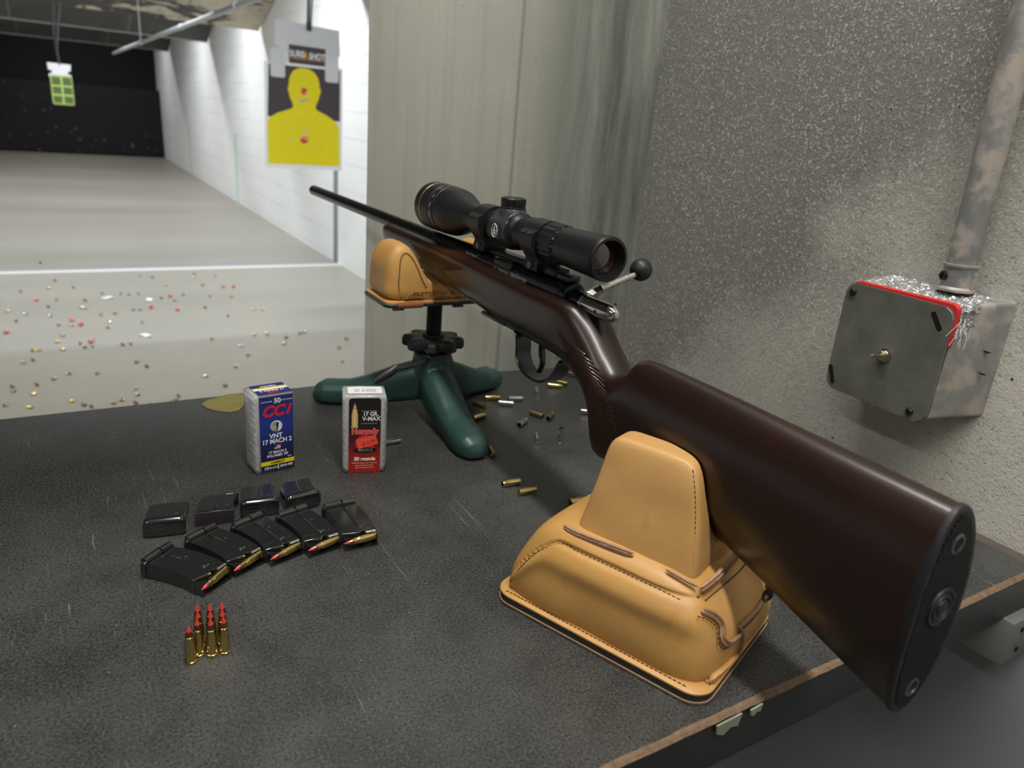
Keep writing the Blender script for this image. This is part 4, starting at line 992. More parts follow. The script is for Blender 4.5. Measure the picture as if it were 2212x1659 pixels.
def f7(bm): quad(bm, -cx-lw/2, -.0172, -cx+lw/2, -.0142, Tp, .00018)
art('top_yellow_band', tl, 'yel', f7)
def f8(bm):
    quad(bm, -cx-lw/2, -.0142, -cx+lw/2, -.0112, Tp, .00018); text(bm, '17 MACH 2', .0044, Tp, -cx, -.0088, .00005, .03, z=.0003); text(bm, 'VARMINT', .0034, Tp, -cx, -.0200, .00005, .02, z=.0002)
art('top_white_lettering', tl, 'lwhite', f8)
def f9(bm): text(bm, 'CCI', .0056, Tp, -cx, -.0046, .00005, .03, shear=.3, z=.0002)
art('top_red_lettering', tl, 'lred', f9)
# black and red box
W_, D_, H_ = .0377, .0262, .0748
rb = ammo_box('ammunition_box', 'clear plastic cartridge box with a black and red label and orange price sticker', .1967, .5839, radians(-17.0), W_, D_, H_)
F = basis((0, -.0002, 0), (1, 0, 0), (0, 0, 1), (0, -1, 0)); Tp = basis((0, 0, H_+.0002), (1, 0, 0), (0, 1, 0), (0, 0, 1))
cx = .0192; lw = .0278
bm = B(); P_ = [(cx-lw/2, .0004), (cx+lw/2, .0004)]+[(cx+lw/2-.003+.003*cos(radians(q)), H_-.0055+.003*sin(radians(q))) for q in range(0, 91, 15)]+[(cx-lw/2+.003-.003*sin(radians(q)), H_-.0055+.003*cos(radians(q))) for q in range(0, 91, 15)]
prism(bm, P_, F, -.0001, .00015); lab = obj('front_label', bm, M['hred'], rb, smooth=False); lab['label'] = 'front label printed black fading to red'
def g1(bm):
    text(bm, '17 GR.', .0052, F, cx+.0050, .0573, .00005, .03, sx=.92, z=.00022); text(bm, 'V-MAX', .0055, F, cx+.0056, .0527, .00005, .026, sx=.92, z=.00022); text(bm, '™', .0020, F, cx+.0128, .0545, .00004, z=.00022)
art('white_lettering', lab, 'lwhite', g1, 'bold white lettering')
def g1b(bm):
    text(bm, '50 rounds', .0046, F, cx+.0002, .0138, .00005, .05, sx=.98, z=.00022)
    text(bm, 'WARNING: Range 2 miles / 3 kilometers', .00135, F, cx, .0098, .00003, z=.00022); text(bm, 'Keep out of reach of children', .00135, F, cx, .0074, .00003, z=.00022); text(bm, 'Keep at cartridges below 150', .00135, F, cx, .0052, .00003, z=.00022)
art('cream_lettering', lab, 'lcream', g1b)
def g2(bm): text(bm, 'Hornady', .0072, F, cx+.0002, .0406, .00005, .07, sx=.90, z=.0002)
art('lettering_outline', lab, 'lpink', g2)
def g3(bm): text(bm, 'Hornady', .0072, F, cx+.0002, .0406, .00005, .025, sx=.90, z=.0003)
art('red_lettering', lab, 'lred', g3)
def g4(bm):
    cxx = cx-.0088; quad(bm, cxx-.0031, .0428+.0016, cxx+.0031, .0452+.0002, F, .0002); prism(bm, [(cxx-.0027, .0452), (cxx+.0027, .0452), (cxx+.0027, .0575), (cxx+.0021, .0588), (cxx+.0021, .0615), (cxx-.0021, .0615), (cxx-.0021, .0588), (cxx-.0027, .0575)], F, .0002, .0003)
art('printed_case', lab, 'lgold', g4)
def g5(bm):
    cxx = cx-.0088; prism(bm, [(cxx-.0019, .0615), (cxx+.0019, .0615), (cxx+.0014, .0645), (cxx+.0007, .0668), (cxx, .0682), (cxx-.0007, .0668), (cxx-.0014, .0645)], F, .0002, .0003)
art('printed_bullet', lab, 'lcop', g5)
def g6(bm):
    cxx = cx-.0088; quad(bm, cxx-.0004, .0452, cxx+.0004, .0650, F, .0003)
art('printed_highlight', lab, 'lcream', g6)
def g7(bm): prism(bm, ngon(.0085, 36, cx+.0004, .0290), F, .00018, .00025)
art('red_disc', lab, 'lred', g7)
def g8(bm):
    prism(bm, [(cx-.0100, .0222), (cx-.0092, .0238), (cx-.005, .0248), (cx+.0004, .0251), (cx+.006, .0248), (cx+.0100, .0240), (cx+.0108, .0224), (cx+.0092, .0210), (cx+.005, .0200), (cx, .0197), (cx-.005, .0200), (cx-.0090, .0209)], F, .0002, .0003)
art('black_oval', lab, 'lblack', g8)
def g9(bm):
    text(bm, 'MACH 2', .0034, F, cx+.0003, .0225, .00004, .01, shear=.25, z=.00032)
    quad(bm, cx-.0034, .0602, cx+.0110, .0606, F, .0002); quad(bm, cx-.0034, .0482, cx+.0110, .0486, F, .0002)
art('grey_lettering', lab, 'lgrey', g9)
a_ = radians(16.5); Sx = basis(F @ Vector((cx+.0022, .0307, .0003)), (cos(a_), 0, sin(a_)), (-sin(a_), 0, cos(a_)), (0, -1, 0))
bm = B(); prism(bm, [(-.0092, -.0046), (.0088, -.0046), (.0088, .0046), (-.0092, .0046)], Sx, 0, .00012); st = obj('price_sticker', bm, M['sticker'], rb, smooth=False); st['label'] = 'orange-red price sticker reading $10.99'
bm = B(); text(bm, '$10.99', .0050, Sx, .0012, -.0012, .00004, .01, sx=.85, z=.00016); obj('price_figures', bm, M['stickerd'], st, smooth=False)
bm = B(); prism(bm, rrect(.0300, .0165, .002, 3, .0195, .0128), Tp, -.0001, .00015); tl = obj('top_label', bm, M['lwhite'], rb, smooth=False)
bm = B()
for k in range(26):
    if 6 < k < 9 or 12 < k < 14: continue
    x = .0098+k*.00075; quad(bm, x, .0075, x+(.0004 if k % 3 else .00022), .0155, Tp, .0002)
obj('barcode', bm, M['lgrey'], tl, smooth=False)
# ------------------------------------------------------------------ cartridges
CART = [(0, .0028), (.0003, .00335), (.0013, .00335), (.0015, .0029), (.0120, .00288), (.0134, .00280), (.0148, .00240), (.0152, .00236), (.0176, .00236), (.0178, .00215)]
CJ = [(.0174, .00214), (.0188, .00205), (.0204, .00172), (.0212, .00150)]
CT = [(.0211, .00150), (.0224, .00112), (.0238, .00066), (.0250, .00028), (.0254, .00006)]
def cartridge(label, group=None):
    t_ = thing('rimfire_cartridge', label, 'cartridge', (0, 0, 0), 0, group)
    for nm, pr_, mt, s in (('case', CART, 'brass', 22), ('jacket', CJ, 'jacket', 18), ('polymer_tip', CT, 'red', 16)):
        bm = B(); lathe(bm, pr_, (0, 0, 0), (0, 0, 1), s); obj(nm, bm, M[mt], t_)
    return t_
proto = cartridge('upright brass cartridge with red tip, standing apart at the front left of the group', 'upright red-tipped cartridges')
proto.location = (.0399, .3858, 0)
spots = [(.0451, .3902, 'front left cartridge of the three-by-three block, red tip'), (.0519, .3872, 'front middle cartridge of the three-by-three block, red tip'), (.0589, .3862, 'front right cartridge of the three-by-three block, red tip'),
         (.0466, .3969, 'middle row left cartridge of the three-by-three block, red tip'), (.0531, .3943, 'centre cartridge of the three-by-three block, red tip'), (.0594, .3931, 'middle row right cartridge of the three-by-three block, red tip'),
         (.0474, .4037, 'back row left cartridge of the three-by-three block, red tip'), (.0540, .4014, 'back row middle cartridge of the three-by-three block, red tip'), (.0606, .4000, 'back row right cartridge of the three-by-three block, red tip')]
for i, (x, y, lb) in enumerate(spots):
    c = copy_tree(proto); c['label'] = lb; c.location = (x, y, 0); c.rotation_euler = (0, 0, i*.7)
# ------------------------------------------------------------------ magazines
MT = .0115
def mag_body(Lm, Wm, mouth):
    """outline seen from the broad side: base at y=0, mouth at y=Lm, spine to the right; slightly curved"""
    def cv(x, y): return (x+.0016*(y/Lm)**2*0+(.0018 if mouth else -.0012)*sin(pi*y/Lm), y)
    P = []
    for k in range(9): P.append(cv(Wm/2, Lm*k/8))
    if mouth: P += [(.0040, Lm), (.0036, Lm-.0015), (.0024, Lm-.0026), (.0008, Lm-.0024), (0, Lm-.0010), (-.0006, Lm-.0012), (-Wm/2-.0002, Lm-.0040)]
    for k in range(8, -1, -1):
        if mouth and k == 8: continue
        P.append(cv(-Wm/2, Lm*k/8))
    return P
def magazine(label, Lm, Wm, mouth, base='bead', skew=0):
    t_ = thing('rifle_magazine', label, 'magazine', (0, 0, 0), 0, 'black steel magazines')
    def obj(name, bm, m, parent=None, _o=globals()['obj'], **kw):
        if mouth: bmesh.ops.scale(bm, vec=(-1, 1, 1), verts=bm.verts)
        return _o(name, bm, m, parent, **kw)
    bm = B(); P = mag_body(Lm, Wm, mouth); P = [(x+skew*y, y) for x, y in P]
    prism(bm, P, I4, .0006, MT)
    bmesh.ops.bevel(bm, geom=[e for e in bm.edges if abs(e.verts[0].co.z-e.verts[1].co.z) < 1e-6], offset=.0009, segments=3, affect='EDGES')
    if mouth:
        prism(bm, [(-Wm/2, Lm-.006), (Wm/2, Lm-.006), (Wm/2, Lm+.0052), (-Wm/2+.001, Lm+.0026)], I4, .0001, .0008)
        box(bm, (-Wm/2+.0005, Lm-.001, MT*.42), (.0009, .0075, MT*.75)); box(bm, (Wm/2-.0006, Lm+.0018, MT*.42), (.0009, .006, MT*.75))
    obj('magazine_body', bm, M['mag'], t_, sharp=40)
    bm = B()
    pts = [(.0010, .004), (.0006, .014), (.0002, Lm*.55), (.0004, Lm-.011), (.0012, Lm-.0088), (.0030, Lm-.0078), (.0052, Lm-.0080)] if mouth else [(.001+skew*.002, .003), (.0006+skew*Lm*.4, Lm*.4), (.0012+skew*Lm*.9, Lm-.002)]
    tube(bm, spline([(x+(.0014 if mouth else -.001)*sin(pi*y/Lm), y, MT-.0002) for x, y in pts], 5), .0011, 8, flat=.9)
    if mouth: tube(bm, [(-Wm/2+.001, Lm-.0092, MT-.0002), (-Wm/2+.0095, Lm-.0084, MT-.0002)], .0006, 6)
    if mouth: tube(bm, [(.0075, Lm-.0075, MT-.0002), (.0100, Lm-.0073, MT-.0002)], .0010, 6)
    else: tube(bm, [(.0040+skew*Lm, Lm-.0005, MT-.0004), (.0095+skew*Lm, Lm-.0003, MT-.0004)], .0008, 6)
    obj('pressed_rib', bm, M['mag'], t_)
    bm = B(); lathe(bm, [(0, .0012), (.0003, .0011), (.0004, .0003)], (.0062+skew*.016, .0165 if mouth else .008, MT-.0001), (0, 0, 1), 14); obj('witness_hole', bm, M['satin'], t_)  # lighter satin stands in for the highlight on the hole's rim
    if mouth:
        bm = B(); tube(bm, [(.0045, Lm-.0001, MT-.0010), (Wm/2-.0006, Lm+.0003, MT-.0010)], .0013, 8, flat=.75); obj('feed_lip', bm, M['steel'], t_, sharp=50)
    if base:
        bm = B(); 
        if base == 'bead':
            rr = rrect(Wm+.0032, MT+.0024, .0045, 5, 0, MT/2+.0003)
            loft(bm, [[(x*a, y, (z-MT/2)*b+MT/2+.0007) for x, z in rr] for y, a, b in ((.0000, .97, .90), (-.0006, 1, .94), (-.0030, 1, .94), (-.0038, .97, .88), (-.0042, .88, .72))])
            tube(bm, [(-Wm/2+.0010, -.0022, MT+.0004), (.0010, -.0022, MT+.0006), (.0012, -.0022, MT-.0002), (.0024, -.0022, MT-.0002), (.0026, -.0022, MT+.0006), (Wm/2-.0006, -.0022, MT+.0004)], [.0028, .0032, .0020, .0020, .0032, .0029], 12)
        elif base == 'plate':
            rr = rrect(Wm+.0030, MT+.0030, .0042, 6, 0, MT/2+.0006)
            loft(bm, [[(x*a, y, (z-MT/2)*b+MT/2+.0010) for x, z in rr] for y, a, b in ((.0004, .97, .93), (.0000, 1, 1), (-.0034, 1, 1), (-.0048, .97, .93), (-.0056, .90, .80), (-.0057, .80, .62))])
        else:
            box(bm, (0, -.0006, MT/2), (Wm+.0015, .0014, MT), .0003)
        bp = obj('floor_plate', bm, M['magflat' if base == 'flat' else 'mag'], t_, sharp=50)
        if base == 'plate':
            bm = B(); Fm = basis((0, -.00565, 0), (1, 0, 0), (0, 0, 1), (0, -1, 0))
            text(bm, 'ANSCHÜTZ', .0032, Fm, -.0044, .0066, .0002, .02, sx=.95); quad(bm, -.0100, .0094, -.0012, .0097, Fm, 0, .0003); quad(bm, -.0100, .0036, -.0060, .0039, Fm, 0, .0003)
            text(bm, '17M2', .0026, Fm, .0066, .0080, .0002, 0); text(bm, '22LR', .0026, Fm, .0066, .0050, .0002, 0)
            obj('moulded_lettering', bm, M['satin'], bp, smooth=False)  # coloured lighter than the plate in place of highlights on the letters
    return t_
M['mag'] = simple('glossy_black_steel', (.014, .0145, .016), .2, 0, 1.0, .8); M['magflat'] = grain('violet_black_plastic', (.030, .024, .030), .4, scale=500)
LM_, WM_ = .0440, .0250
front = [(-50.8, (.0493, .4737), 'leftmost of five showing a red-tipped round'), (-60.0, (.0768, .4878), 'second from left of five showing a red-tipped round'), (-69.2, (.1071, .4916), 'middle one of five showing a red-tipped round'),
         (-77.3, (.1380, .4914), 'fourth from left of five showing a red-tipped round'), (-88.6, (.1697, .4881), 'rightmost of five showing a red-tipped round')]
pm = None; pc = None
for i, (ang, (x, y), lb) in enumerate(front):
    lb = 'black magazine on its side, '+lb
    if pm is None: pm = m_ = magazine(lb, LM_, WM_, True)
    else: m_ = copy_tree(pm); m_['label'] = lb
    a = radians(ang-90)
    m_.rotation_euler = (0, 0, a); yv = Vector((-sin(a), cos(a))); m_.location = (x-yv.x*.0205, y-yv.y*.0205, 0)
    # the top round in the feed lips
    c = copy_tree(proto); c['label'] = 'red-tipped cartridge in the mouth of the %s magazine of the front row' % ('leftmost', 'second from left', 'middle', 'fourth from left', 'rightmost')[i]
    c['group'] = 'cartridges held in the magazines'
    Mr = Matrix.Rotation(a, 4, 'Z'); p = Matrix.Translation(m_.location) @ Mr @ Vector((-WM_/2+.0010, LM_+.0008, .0066))
    c.matrix_world = Matrix.Translation(p) @ Mr @ Matrix.Rotation(radians(5), 4, 'Z') @ Matrix.Rotation(radians(90), 4, 'Y')
pb = None
back = [('plate', (.0307, .5396), (.0594, .5349), .12, 'black magazine lying base forward, leftmost of the back row and set apart'), ('flat', (.0655, .5391), (.0945, .535), .22, 'black magazine with a flat violet-black base, second of the back row'),
        ('plate', (.0997, .5415), (.1289, .5386), .12, 'black magazine lying base forward, third of the back row behind the fan'), ('plate', (.1328, .5365), (.1619, .5390), .02, 'black magazine lying base forward, rightmost of the back row')]
for k, (bs, a0, b0, sk, lb) in enumerate(back):
    if bs == 'plate' and pb is not None: m_ = copy_tree(pb); m_['label'] = lb
    else:
        m_ = magazine(lb, .0262, .0262, False, bs, sk)
        if bs == 'plate': pb = m_
    m_.location = ((a0[0]+b0[0])/2, (a0[1]+b0[1])/2, 0); m_.rotation_euler = (0, 0, atan2(b0[1]-a0[1], b0[0]-a0[0]))
# ------------------------------------------------------------------ empty cases on the bench
def spent(name, mat, label, L_=.0178, r=.0029, neck=True, group=None):
    bm = B()
    pr_ = [(0, .0001), (.0001, .0028), (.0003, .0033), (.0010, .0033), (.0012, r)]
    pr_ += [(L_*.70, r), (L_*.78, r*.86), (L_*.99, r*.84), (L_, r*.8), (L_, r*.7), (L_*.4, r*.68)] if neck else [(L_*.96, r), (L_, r*.97), (L_, r*.82), (L_*.4, r*.8)]
    lathe(bm, pr_, (0, 0, 0), (0, 0, 1), 20, cap=False)
    return tag(obj(name, bm, M[mat]), label, 'cartridge case', group)
pbr = spent('spent_case', 'brass', 'x', group='spent cases lying on the bench'); pni = spent('spent_case', 'nickel', 'x', .0172, .0029, False, 'spent cases lying on the bench'); pdk = spent('spent_case', 'darkbrass', 'x', .0165, .0028, False, 'spent cases lying on the bench')
used = set()
# base (rim) end x,y -> mouth end x,y
CS = [('b', (.4654, .7794), (.4530, .7836), 'brass case beside the right foot of the green rest at the bench edge'),
 ('b', (.4096, .7046), (.4270, .6975), 'bright brass case lying left of the two silver cases behind the front foot'),
 ('k', (.3955, .6790), (.3885, .6935), 'dark silver case pointing away, left of the cluster behind the front foot'),
 ('n', (.4165, .6850), (.4300, .6760), 'silver case touching the bright brass case behind the front foot'),
 ('n', (.4504, .6874), (.4340, .6912), 'silver case with rim to the right, rightmost in the cluster behind the front foot'),
 ('b', (.3830, .6570), (.3668, .6525), 'brass case partly hidden behind the front foot of the green rest'),
 ('n', (.4180, .6272), (.4040, .6180), 'silver case with a dark mouth, beside the touching pair of dull brass cases'),
 ('k', (.4357, .6458), (.4430, .6300), 'dull brass case of the touching pair, left one'),
 ('k', (.4570, .6330), (.4440, .6225), 'dull brass case of the touching pair, right one'),
 ('n', (.4775, .6950), (.4850, .7100), 'silver case seen end-on below the trigger guard'),
 ('b', (.5070, .7182), (.5206, .7090), 'bright brass case just below the trigger guard'),
 ('n', (.5566, .7510), (.5640, .7360), 'silver case partly hidden right of the trigger guard at the back'),
 ('n', (.4950, .6300), (.5080, .6200), 'silver case partly hidden by the pistol grip of the rifle'),
 ('n', (.4005, .5748), (.4085, .5895), 'silver case seen end-on in front of the pistol grip, lying down'),
 ('k', (.3405, .5615), (.3448, .5765), 'dull brass case seen end-on at the tip of the front foot'),
 ('b', (.3359, .5051), (.3185, .5055), 'upper left brass case of the two lying between the boxes and the rear bag'),
 ('b', (.3240, .4870), (.3404, .4862), 'lower right brass case of the two lying between the boxes and the rear bag'),
 ('b', (.3564, .4543), (.3738, .4540), 'brass case lying against the back of the rear leather bag'),
 ('n', (.2700, .6270), (.2530, .6262), 'silver case sticking out behind the black and red box'),
 ('b', (.650, .7350), (.6560, .7200), 'brass case near the wall corner, seen above the notch of the stock'),
 ('k', (.5230, .7260), (.5330, .7120), 'dull brass case behind the bright one below the trigger guard')]
for ty, a0, b0, lb in CS:
    src = {'b': pbr, 'n': pni, 'k': pdk}[ty]
    o_ = src if ty not in used else src.copy()
    if ty in used: COL.objects.link(o_)
    used.add(ty); o_['label'] = lb
    a = atan2(b0[1]-a0[1], b0[0]-a0[0]); o_.matrix_world = Matrix.Translation((a0[0], a0[1], .0033)) @ Matrix.Rotation(a, 4, 'Z') @ Matrix.Rotation(radians(89), 4, 'Y')
o_ = pni.copy(); COL.objects.link(o_); o_['label'] = 'silver case standing upright on its rim in front of the pistol grip'; o_.matrix_world = Matrix.Translation((.4245, .5690, 0))
# ------------------------------------------------------------------ empties on the range floor
# x, y of each case on the floor
FLOORC = [(0.033,4.078),(-0.163,3.866),(-0.042,3.996),(-0.027,3.623),(-0.083,3.57),(-0.199,3.838),(-0.146,3.511),(-0.233,3.513),(-0.229,3.46),(-0.157,3.396),(-0.248,3.3),(-0.168,3.249),(0.015,3.21),(0.044,3.184),(0.118,3.199),(0.152,3.22),(0.213,3.349),(0.214,3.268),(0.197,3.172),(0.363,3.201),(0.33,3.143),(0.348,3.143),(0.508,3.419),(0.563,3.27),(0.659,3.514),(0.286,3.635),(0.253,3.711),(0.085,3.596),(-0.024,3.271),(0.749,3.834),(0.751,3.673),(0.965,3.822),(1.004,3.927),(0.923,4.017),(0.858,4.024),(1.131,4.009),(1.31,3.828),(1.22,3.68),(1.161,3.455),(1.098,3.989),(-0.138,4.017),(0.052,4.007),(0.085,4.018),(0.216,4.006),(0.252,4.018),(-0.161,4.015),(-0.133,6.144),(0.636,4.002),(0.249,3.126),(-0.234,5.267),(-0.096,4.86),(-0.053,5.548),(-0.049,5.026),(0.07,4.796),(0.092,4.967),(0.335,5.085),(0.392,5.098),(0.157,4.618),(0.346,4.412),(0.504,4.946),(0.329,4.694),(0.364,4.686),(0.712,4.664),(0.789,4.94),(0.973,4.551),(1.024,4.54),(0.804,4.449),(-0.241,4.58),(-0.285,4.796),(-0.202,4.709),(-0.048,4.448),(-0.037,4.236),(-0.061,4.134),(0.006,4.424),(0.194,5.136),(0.294,5.107),(0.173,4.338),(0.796,5.265),(0.915,4.916),(0.778,5.515),(0.801,5.645),(0.641,5.017),(0.046,5.33),(-0.088,5.33),(-0.089,4.645),(0.089,4.779),(0.227,4.629),(0.189,4.45),(0.572,4.869),(0.929,5.55),(0.455,5.621),(0.573,5.303),(0.523,5.554),(0.091,4.123)]
random.seed(3)
pf = None; nf = None
def spent_floor(mat):
    bm = B(); lathe(bm, [(0, .0062), (.0015, .0066), (.003, .006), (.019, .0058), (.019, .0045), (.006, .0042)], (-.009, 0, 0), (1, 0, 0), 14, cap=False)
    return tag(obj('spent_case', bm, M[mat]), None, 'cartridge case')
WADS = [(-0.15, 5.025), (0.561, 4.981), (0.421, 4.723), (0.555, 4.636), (0.013, 4.529), (0.05, 4.424), (-0.278, 4.36), (0.914, 5.192), (0.978, 5.18), (0.081, 4.089)]
BITS = [(0.213, 5.022), (0.434, 4.924), (0.336, 4.151)]
srcs = {}
for i, (x, y) in enumerate(FLOORC):
    mt = 'brass' if random.random() < (.75 if y < 4.2 else .45) else ('nickel' if random.random() < .75 else 'darkbrass')
    near = y < 4.03
    if mt not in srcs: o_ = srcs[mt] = spent_floor(mt)
    else: o_ = srcs[mt].copy(); COL.objects.link(o_)
    c_ = {'brass': 'brass', 'nickel': 'silver', 'darkbrass': 'dull brass'}[mt]
    o_['label'] = 'small %s case on the range floor %s the nearest floor joint' % (c_, 'before' if near else 'beyond')
    o_['group'] = '%s cases on the range floor %s the nearest joint' % (c_, 'before' if near else 'beyond')
    o_.location = (x, y, FZ+.0068); o_.rotation_euler = (0, 0, random.uniform(0, pi))
pw = None
for i, (x, y) in enumerate(WADS):
    if pw is None:
        bm = B(); lathe(bm, [(0, .009), (.002, .011), (.018, .010), (.018, .008), (.003, .007)], (-.009, 0, 0), (1, 0, 0), 14, cap=False); pw = o_ = obj('plastic_wad', bm, M['pink'])
    else: o_ = pw.copy(); COL.objects.link(o_)
    tag(o_, 'small pinkish red plastic wad on the range floor', 'wad', 'red plastic wads on the range floor'); o_.location = (x, y, FZ+.0115); o_.rotation_euler = (0, 0, i*1.1)
pw = None
for i, (x, y) in enumerate(BITS):
    if pw is None:
        bm = B(); roundbox(bm, lambda u, v, s_: Vector((u*.032+.004*sin(3*v), v*.018, .002+(s_*.5+.5)*.007+.002*sin(4*u))), 6, 3); pw = o_ = obj('paper_scrap', bm, M['paperw'])
    else: o_ = pw.copy(); COL.objects.link(o_)
    tag(o_, 'white scrap of torn target on the range floor, %s' % ('left of the three', 'right of the three', 'nearest of the three')[i], 'scrap', 'white scraps on the range floor'); o_.location = (x, y, FZ); o_.rotation_euler = (0, 0, .3+i)
# ------------------------------------------------------------------ targets
TY = 5.0
tg = thing('silhouette_target', 'yellow and black silhouette target hanging in a white carrier near the right wall', 'target', (1.452, TY, .24))
def TB(z=0): return basis((0, 0, 0), (1, 0, 0), (0, 0, 1), (0, -1, 0))
TM = TB()
# outline measured in metres about the hanger point
bm = B(); prism(bm, [(-.268, .298), (.222, .302), (.216, -.330), (-.282, -.325)], TM, 0, .0012); sheet = obj('paper_sheet', bm, M['paperw'], tg, smooth=False)
bm = B(); prism(bm, [(-.244, .286), (.204, .286), (.204, -.02), (-.258, -.02)], TM, .0012, .0016); pb_ = obj('black_print', bm, M['paperk'], tg, smooth=False)
bm = B(); sil = [(-.262, -.303), (-.262, -.06), (-.258, -.045), (-.245, -.025), (-.20, .003), (-.15, .022), (-.108, .036), (-.098, .05), (-.104, .075), (-.117, .10), (-.124, .13), (-.130, .15), (-.128, .165), (-.123, .17), (-.122, .20), (-.112, .235), (-.092, .262), (-.06, .277), (-.026, .281), (.008, .276), (.038, .260), (.060, .233), (.069, .20), (.071, .17), (.079, .165), (.078, .15), (.071, .13), (.064, .105), (.053, .08), (.044, .06), (.045, .045), (.06, .034), (.105, .016), (.15, -.008), (.185, -.035), (.200, -.065), (.203, -.303)]
sil = [(x, z-.0) for x, z in sil]
prism(bm, sil[::-1], TM, .0016, .0020); obj('yellow_silhouette', bm, M['yellow'], tg, smooth=False)
bm = B()
for cx_, cz, rs in ((-.032, .143, (.045, .07, .10)), (-.035, -.135, (.04, .065, .09, .12, .145))):
    for r in rs: tube(bm, [TM @ Vector((cx_+r*cos(a), cz+r*sin(a)*.92, .0021)) for a in [radians(q) for q in range(0, 361, 10)]], .0011, 4, flat=.3)
obj('printed_rings', bm, M['ringp'], tg)
bm = B()
for cx_, cz, r in ((-.028, .145, .021), (-.033, -.145, .026)): prism(bm, ngon(r, 24, cx_, cz), TM, .0020, .0024)
obj('red_bullseye', bm, M['tred'], tg, smooth=False)
bm = B()
for x, z in ((-.066, .098), (-.055, .09), (-.046, .083), (-.036, .086), (-.022, .094), (-.012, .10), (-.005, .088), (-.014, .135), (-.016, -.075), (-.004, -.095), (-.008, -.108), (-.116, -.153), (.036, -.183), (-.058, -.273), (-.046, -.13), (-.030, -.122), (-.022, -.138), (-.060, -.140)):
    lathe(bm, [(0, .008), (.0006, .0078), (.0006, .0045), (0, .004)], TM @ Vector((x, z, .0024)), (0, -1, 0), 12)
obj('bullet_holes', bm, M['tyel'], tg)
# carrier
cr = thing('target_carrier', 'white plastic target carrier board with two clips and a range sign', 'target carrier', (1.452, TY+.006, .53))
bm = B(); prism(bm, [(-.198, .252), (.020, .238), (.200, .232), (.206, .082), (.152, .072), (.150, .018), (-.120, .022), (-.145, .10), (-.205, .105)], TM, -.004, .004); obj('carrier_board', bm, M['white_card'], cr, smooth=False)
for x in (-.190, .150):
    P = rrect(.088, .165, .014, 4, x, .0+.005)
    bm = B(); prism(bm, P, TM, .0088, .0130); obj('clip', bm, M['white_card'], cr, smooth=False)
bm = B(); prism(bm, [(-.118, .118), (.110, .114), (.112, .010), (-.118, .012)], TM, .005, .007); sg_ = obj('range_sign', bm, M['paperk'], cr, smooth=False)
bm = B(); text(bm, 'SURE', .050, TM, -.068, .066, .0005, .02, shear=-.1, sx=.80, z=.0075); obj('sign_lettering', bm, M['lwhite'], sg_, smooth=False); bm = B(); text(bm, 'SHOT', .050, TM, .055, .062, .0005, .02, shear=.1, sx=.80, z=.0075); obj('sign_lettering', bm, M['lwhite'], sg_, smooth=False)
bm = B(); prism(bm, [(-.030, .052), (-.006, .052), (-.018, .092)], TM, .007, .008); quad(bm, -.105, .040, .10, .043, TM, .007, .001); obj('sign_emblem', bm, M['orange'], sg_, smooth=False)
bm = B(); tube(bm, [(0.004, 0, .225), (.006, 0, .30), (.012, .0, .45), (.030, 0, .80)], [.010, .010, .009, .009], 8); tube(bm, [(.02, 0, .235), (.028, 0, .36), (.05, 0, .80)], .006, 8)
box(bm, (.006, -.006, .232), (.03, .03, .05), .006); obj('hanger_rod', bm, M['darkcable'], cr)
gt = thing('grid_target', 'small lime green grid target hanging far down the range against the black backstop', 'target', (.20, 10.0, .25))
bm = B(); a_ = [(-.103, .128), (.100, .135), (.108, -.158), (-.100, -.158)]
gp = rrect(.208, .30, .02, 4, .0, -.012); prism(bm, gp, TM, 0, .003); obj('paper_sheet', bm, M['lime'], gt, smooth=False)
bm = B()
for i in range(2):
    for j in range(3): prism(bm, [(-.088+i*.098+u*.078, .118-j*.092-v*.070) for u, v in ((0, 0), (1.06, 0), (1.06, 1.1), (0, 1.1))][::-1], TM, .003, .0045)
obj('dark_squares', bm, M['limed'], gt, smooth=False)
bm = B(); quad(bm, -.006, -.15, .006, .13, TM, .0045, .001)
for z in (-.065, .029): quad(bm, -.10, z-.005, .10, z+.005, TM, .0045, .001)
obj('bright_lines', bm, M['limeb'], gt, smooth=False)
cr2 = thing('target_carrier', 'small white carrier clip holding the green grid target on a hanging rod', 'target carrier', (.20, 10.006, .41))
bm = B(); prism(bm, [(-.115, .10), (.105, .095), (.098, .03), (.07, .02), (.07, -.005), (.10, -.01), (.10, -.045), (-.11, -.045), (-.11, -.01), (-.08, -.005), (-.08, .025), (-.112, .03)], TM, -.004, .006); obj('carrier_board', bm, M['white_card'], cr2, smooth=False)
bm = B(); tube(bm, [(0, 0, .08), (-.01, 0, .22), (.03, 0, .50), (.09, 0, .80), (.13, 0, 1.2)], [.010, .010, .012, .014, .014], 8); obj('hanger_rod', bm, M['darkcable'], cr2)
bm = B(); tube(bm, [(-.012, .03, .18), (-.02, .03, .42), (.06, .03, 1.2)], .012, 8); obj('hanger_cable', bm, M['darkcable'], cr2)
rr_ = thing('carrier_rail', 'grey steel conduit rail running down the range under the baffles', 'rail', (.95, 5, .77))
bm = B(); tube(bm, [(1.02, 3.6, .808), (.952, 5.0, .777), (.86, 7.0, .735), (.732, 10.0, .669)], .016, 12); obj('rail', bm, M['cable'], rr_, off=(.95, 5, .77))
bm = B()
for y_, x_, z_ in ((4.7, .966, .784), (6.2, .897, .752), (8, .814, .71)):
    bm = B(); tube(bm, [(x_, y_-.03, z_), (x_, y_+.03, z_)], .021, 12); obj('coupling', bm, M['cable'], rr_, off=(.95, 5, .77))
for y_, x_, z_ in ((4.7, .966, .784), (8, .814, .71)):
    bm = B(); tube(bm, [(x_, y_, z_), (x_, y_, 1.7)], .006, 6); obj('hanger', bm, M['cable'], rr_, off=(.95, 5, .77))
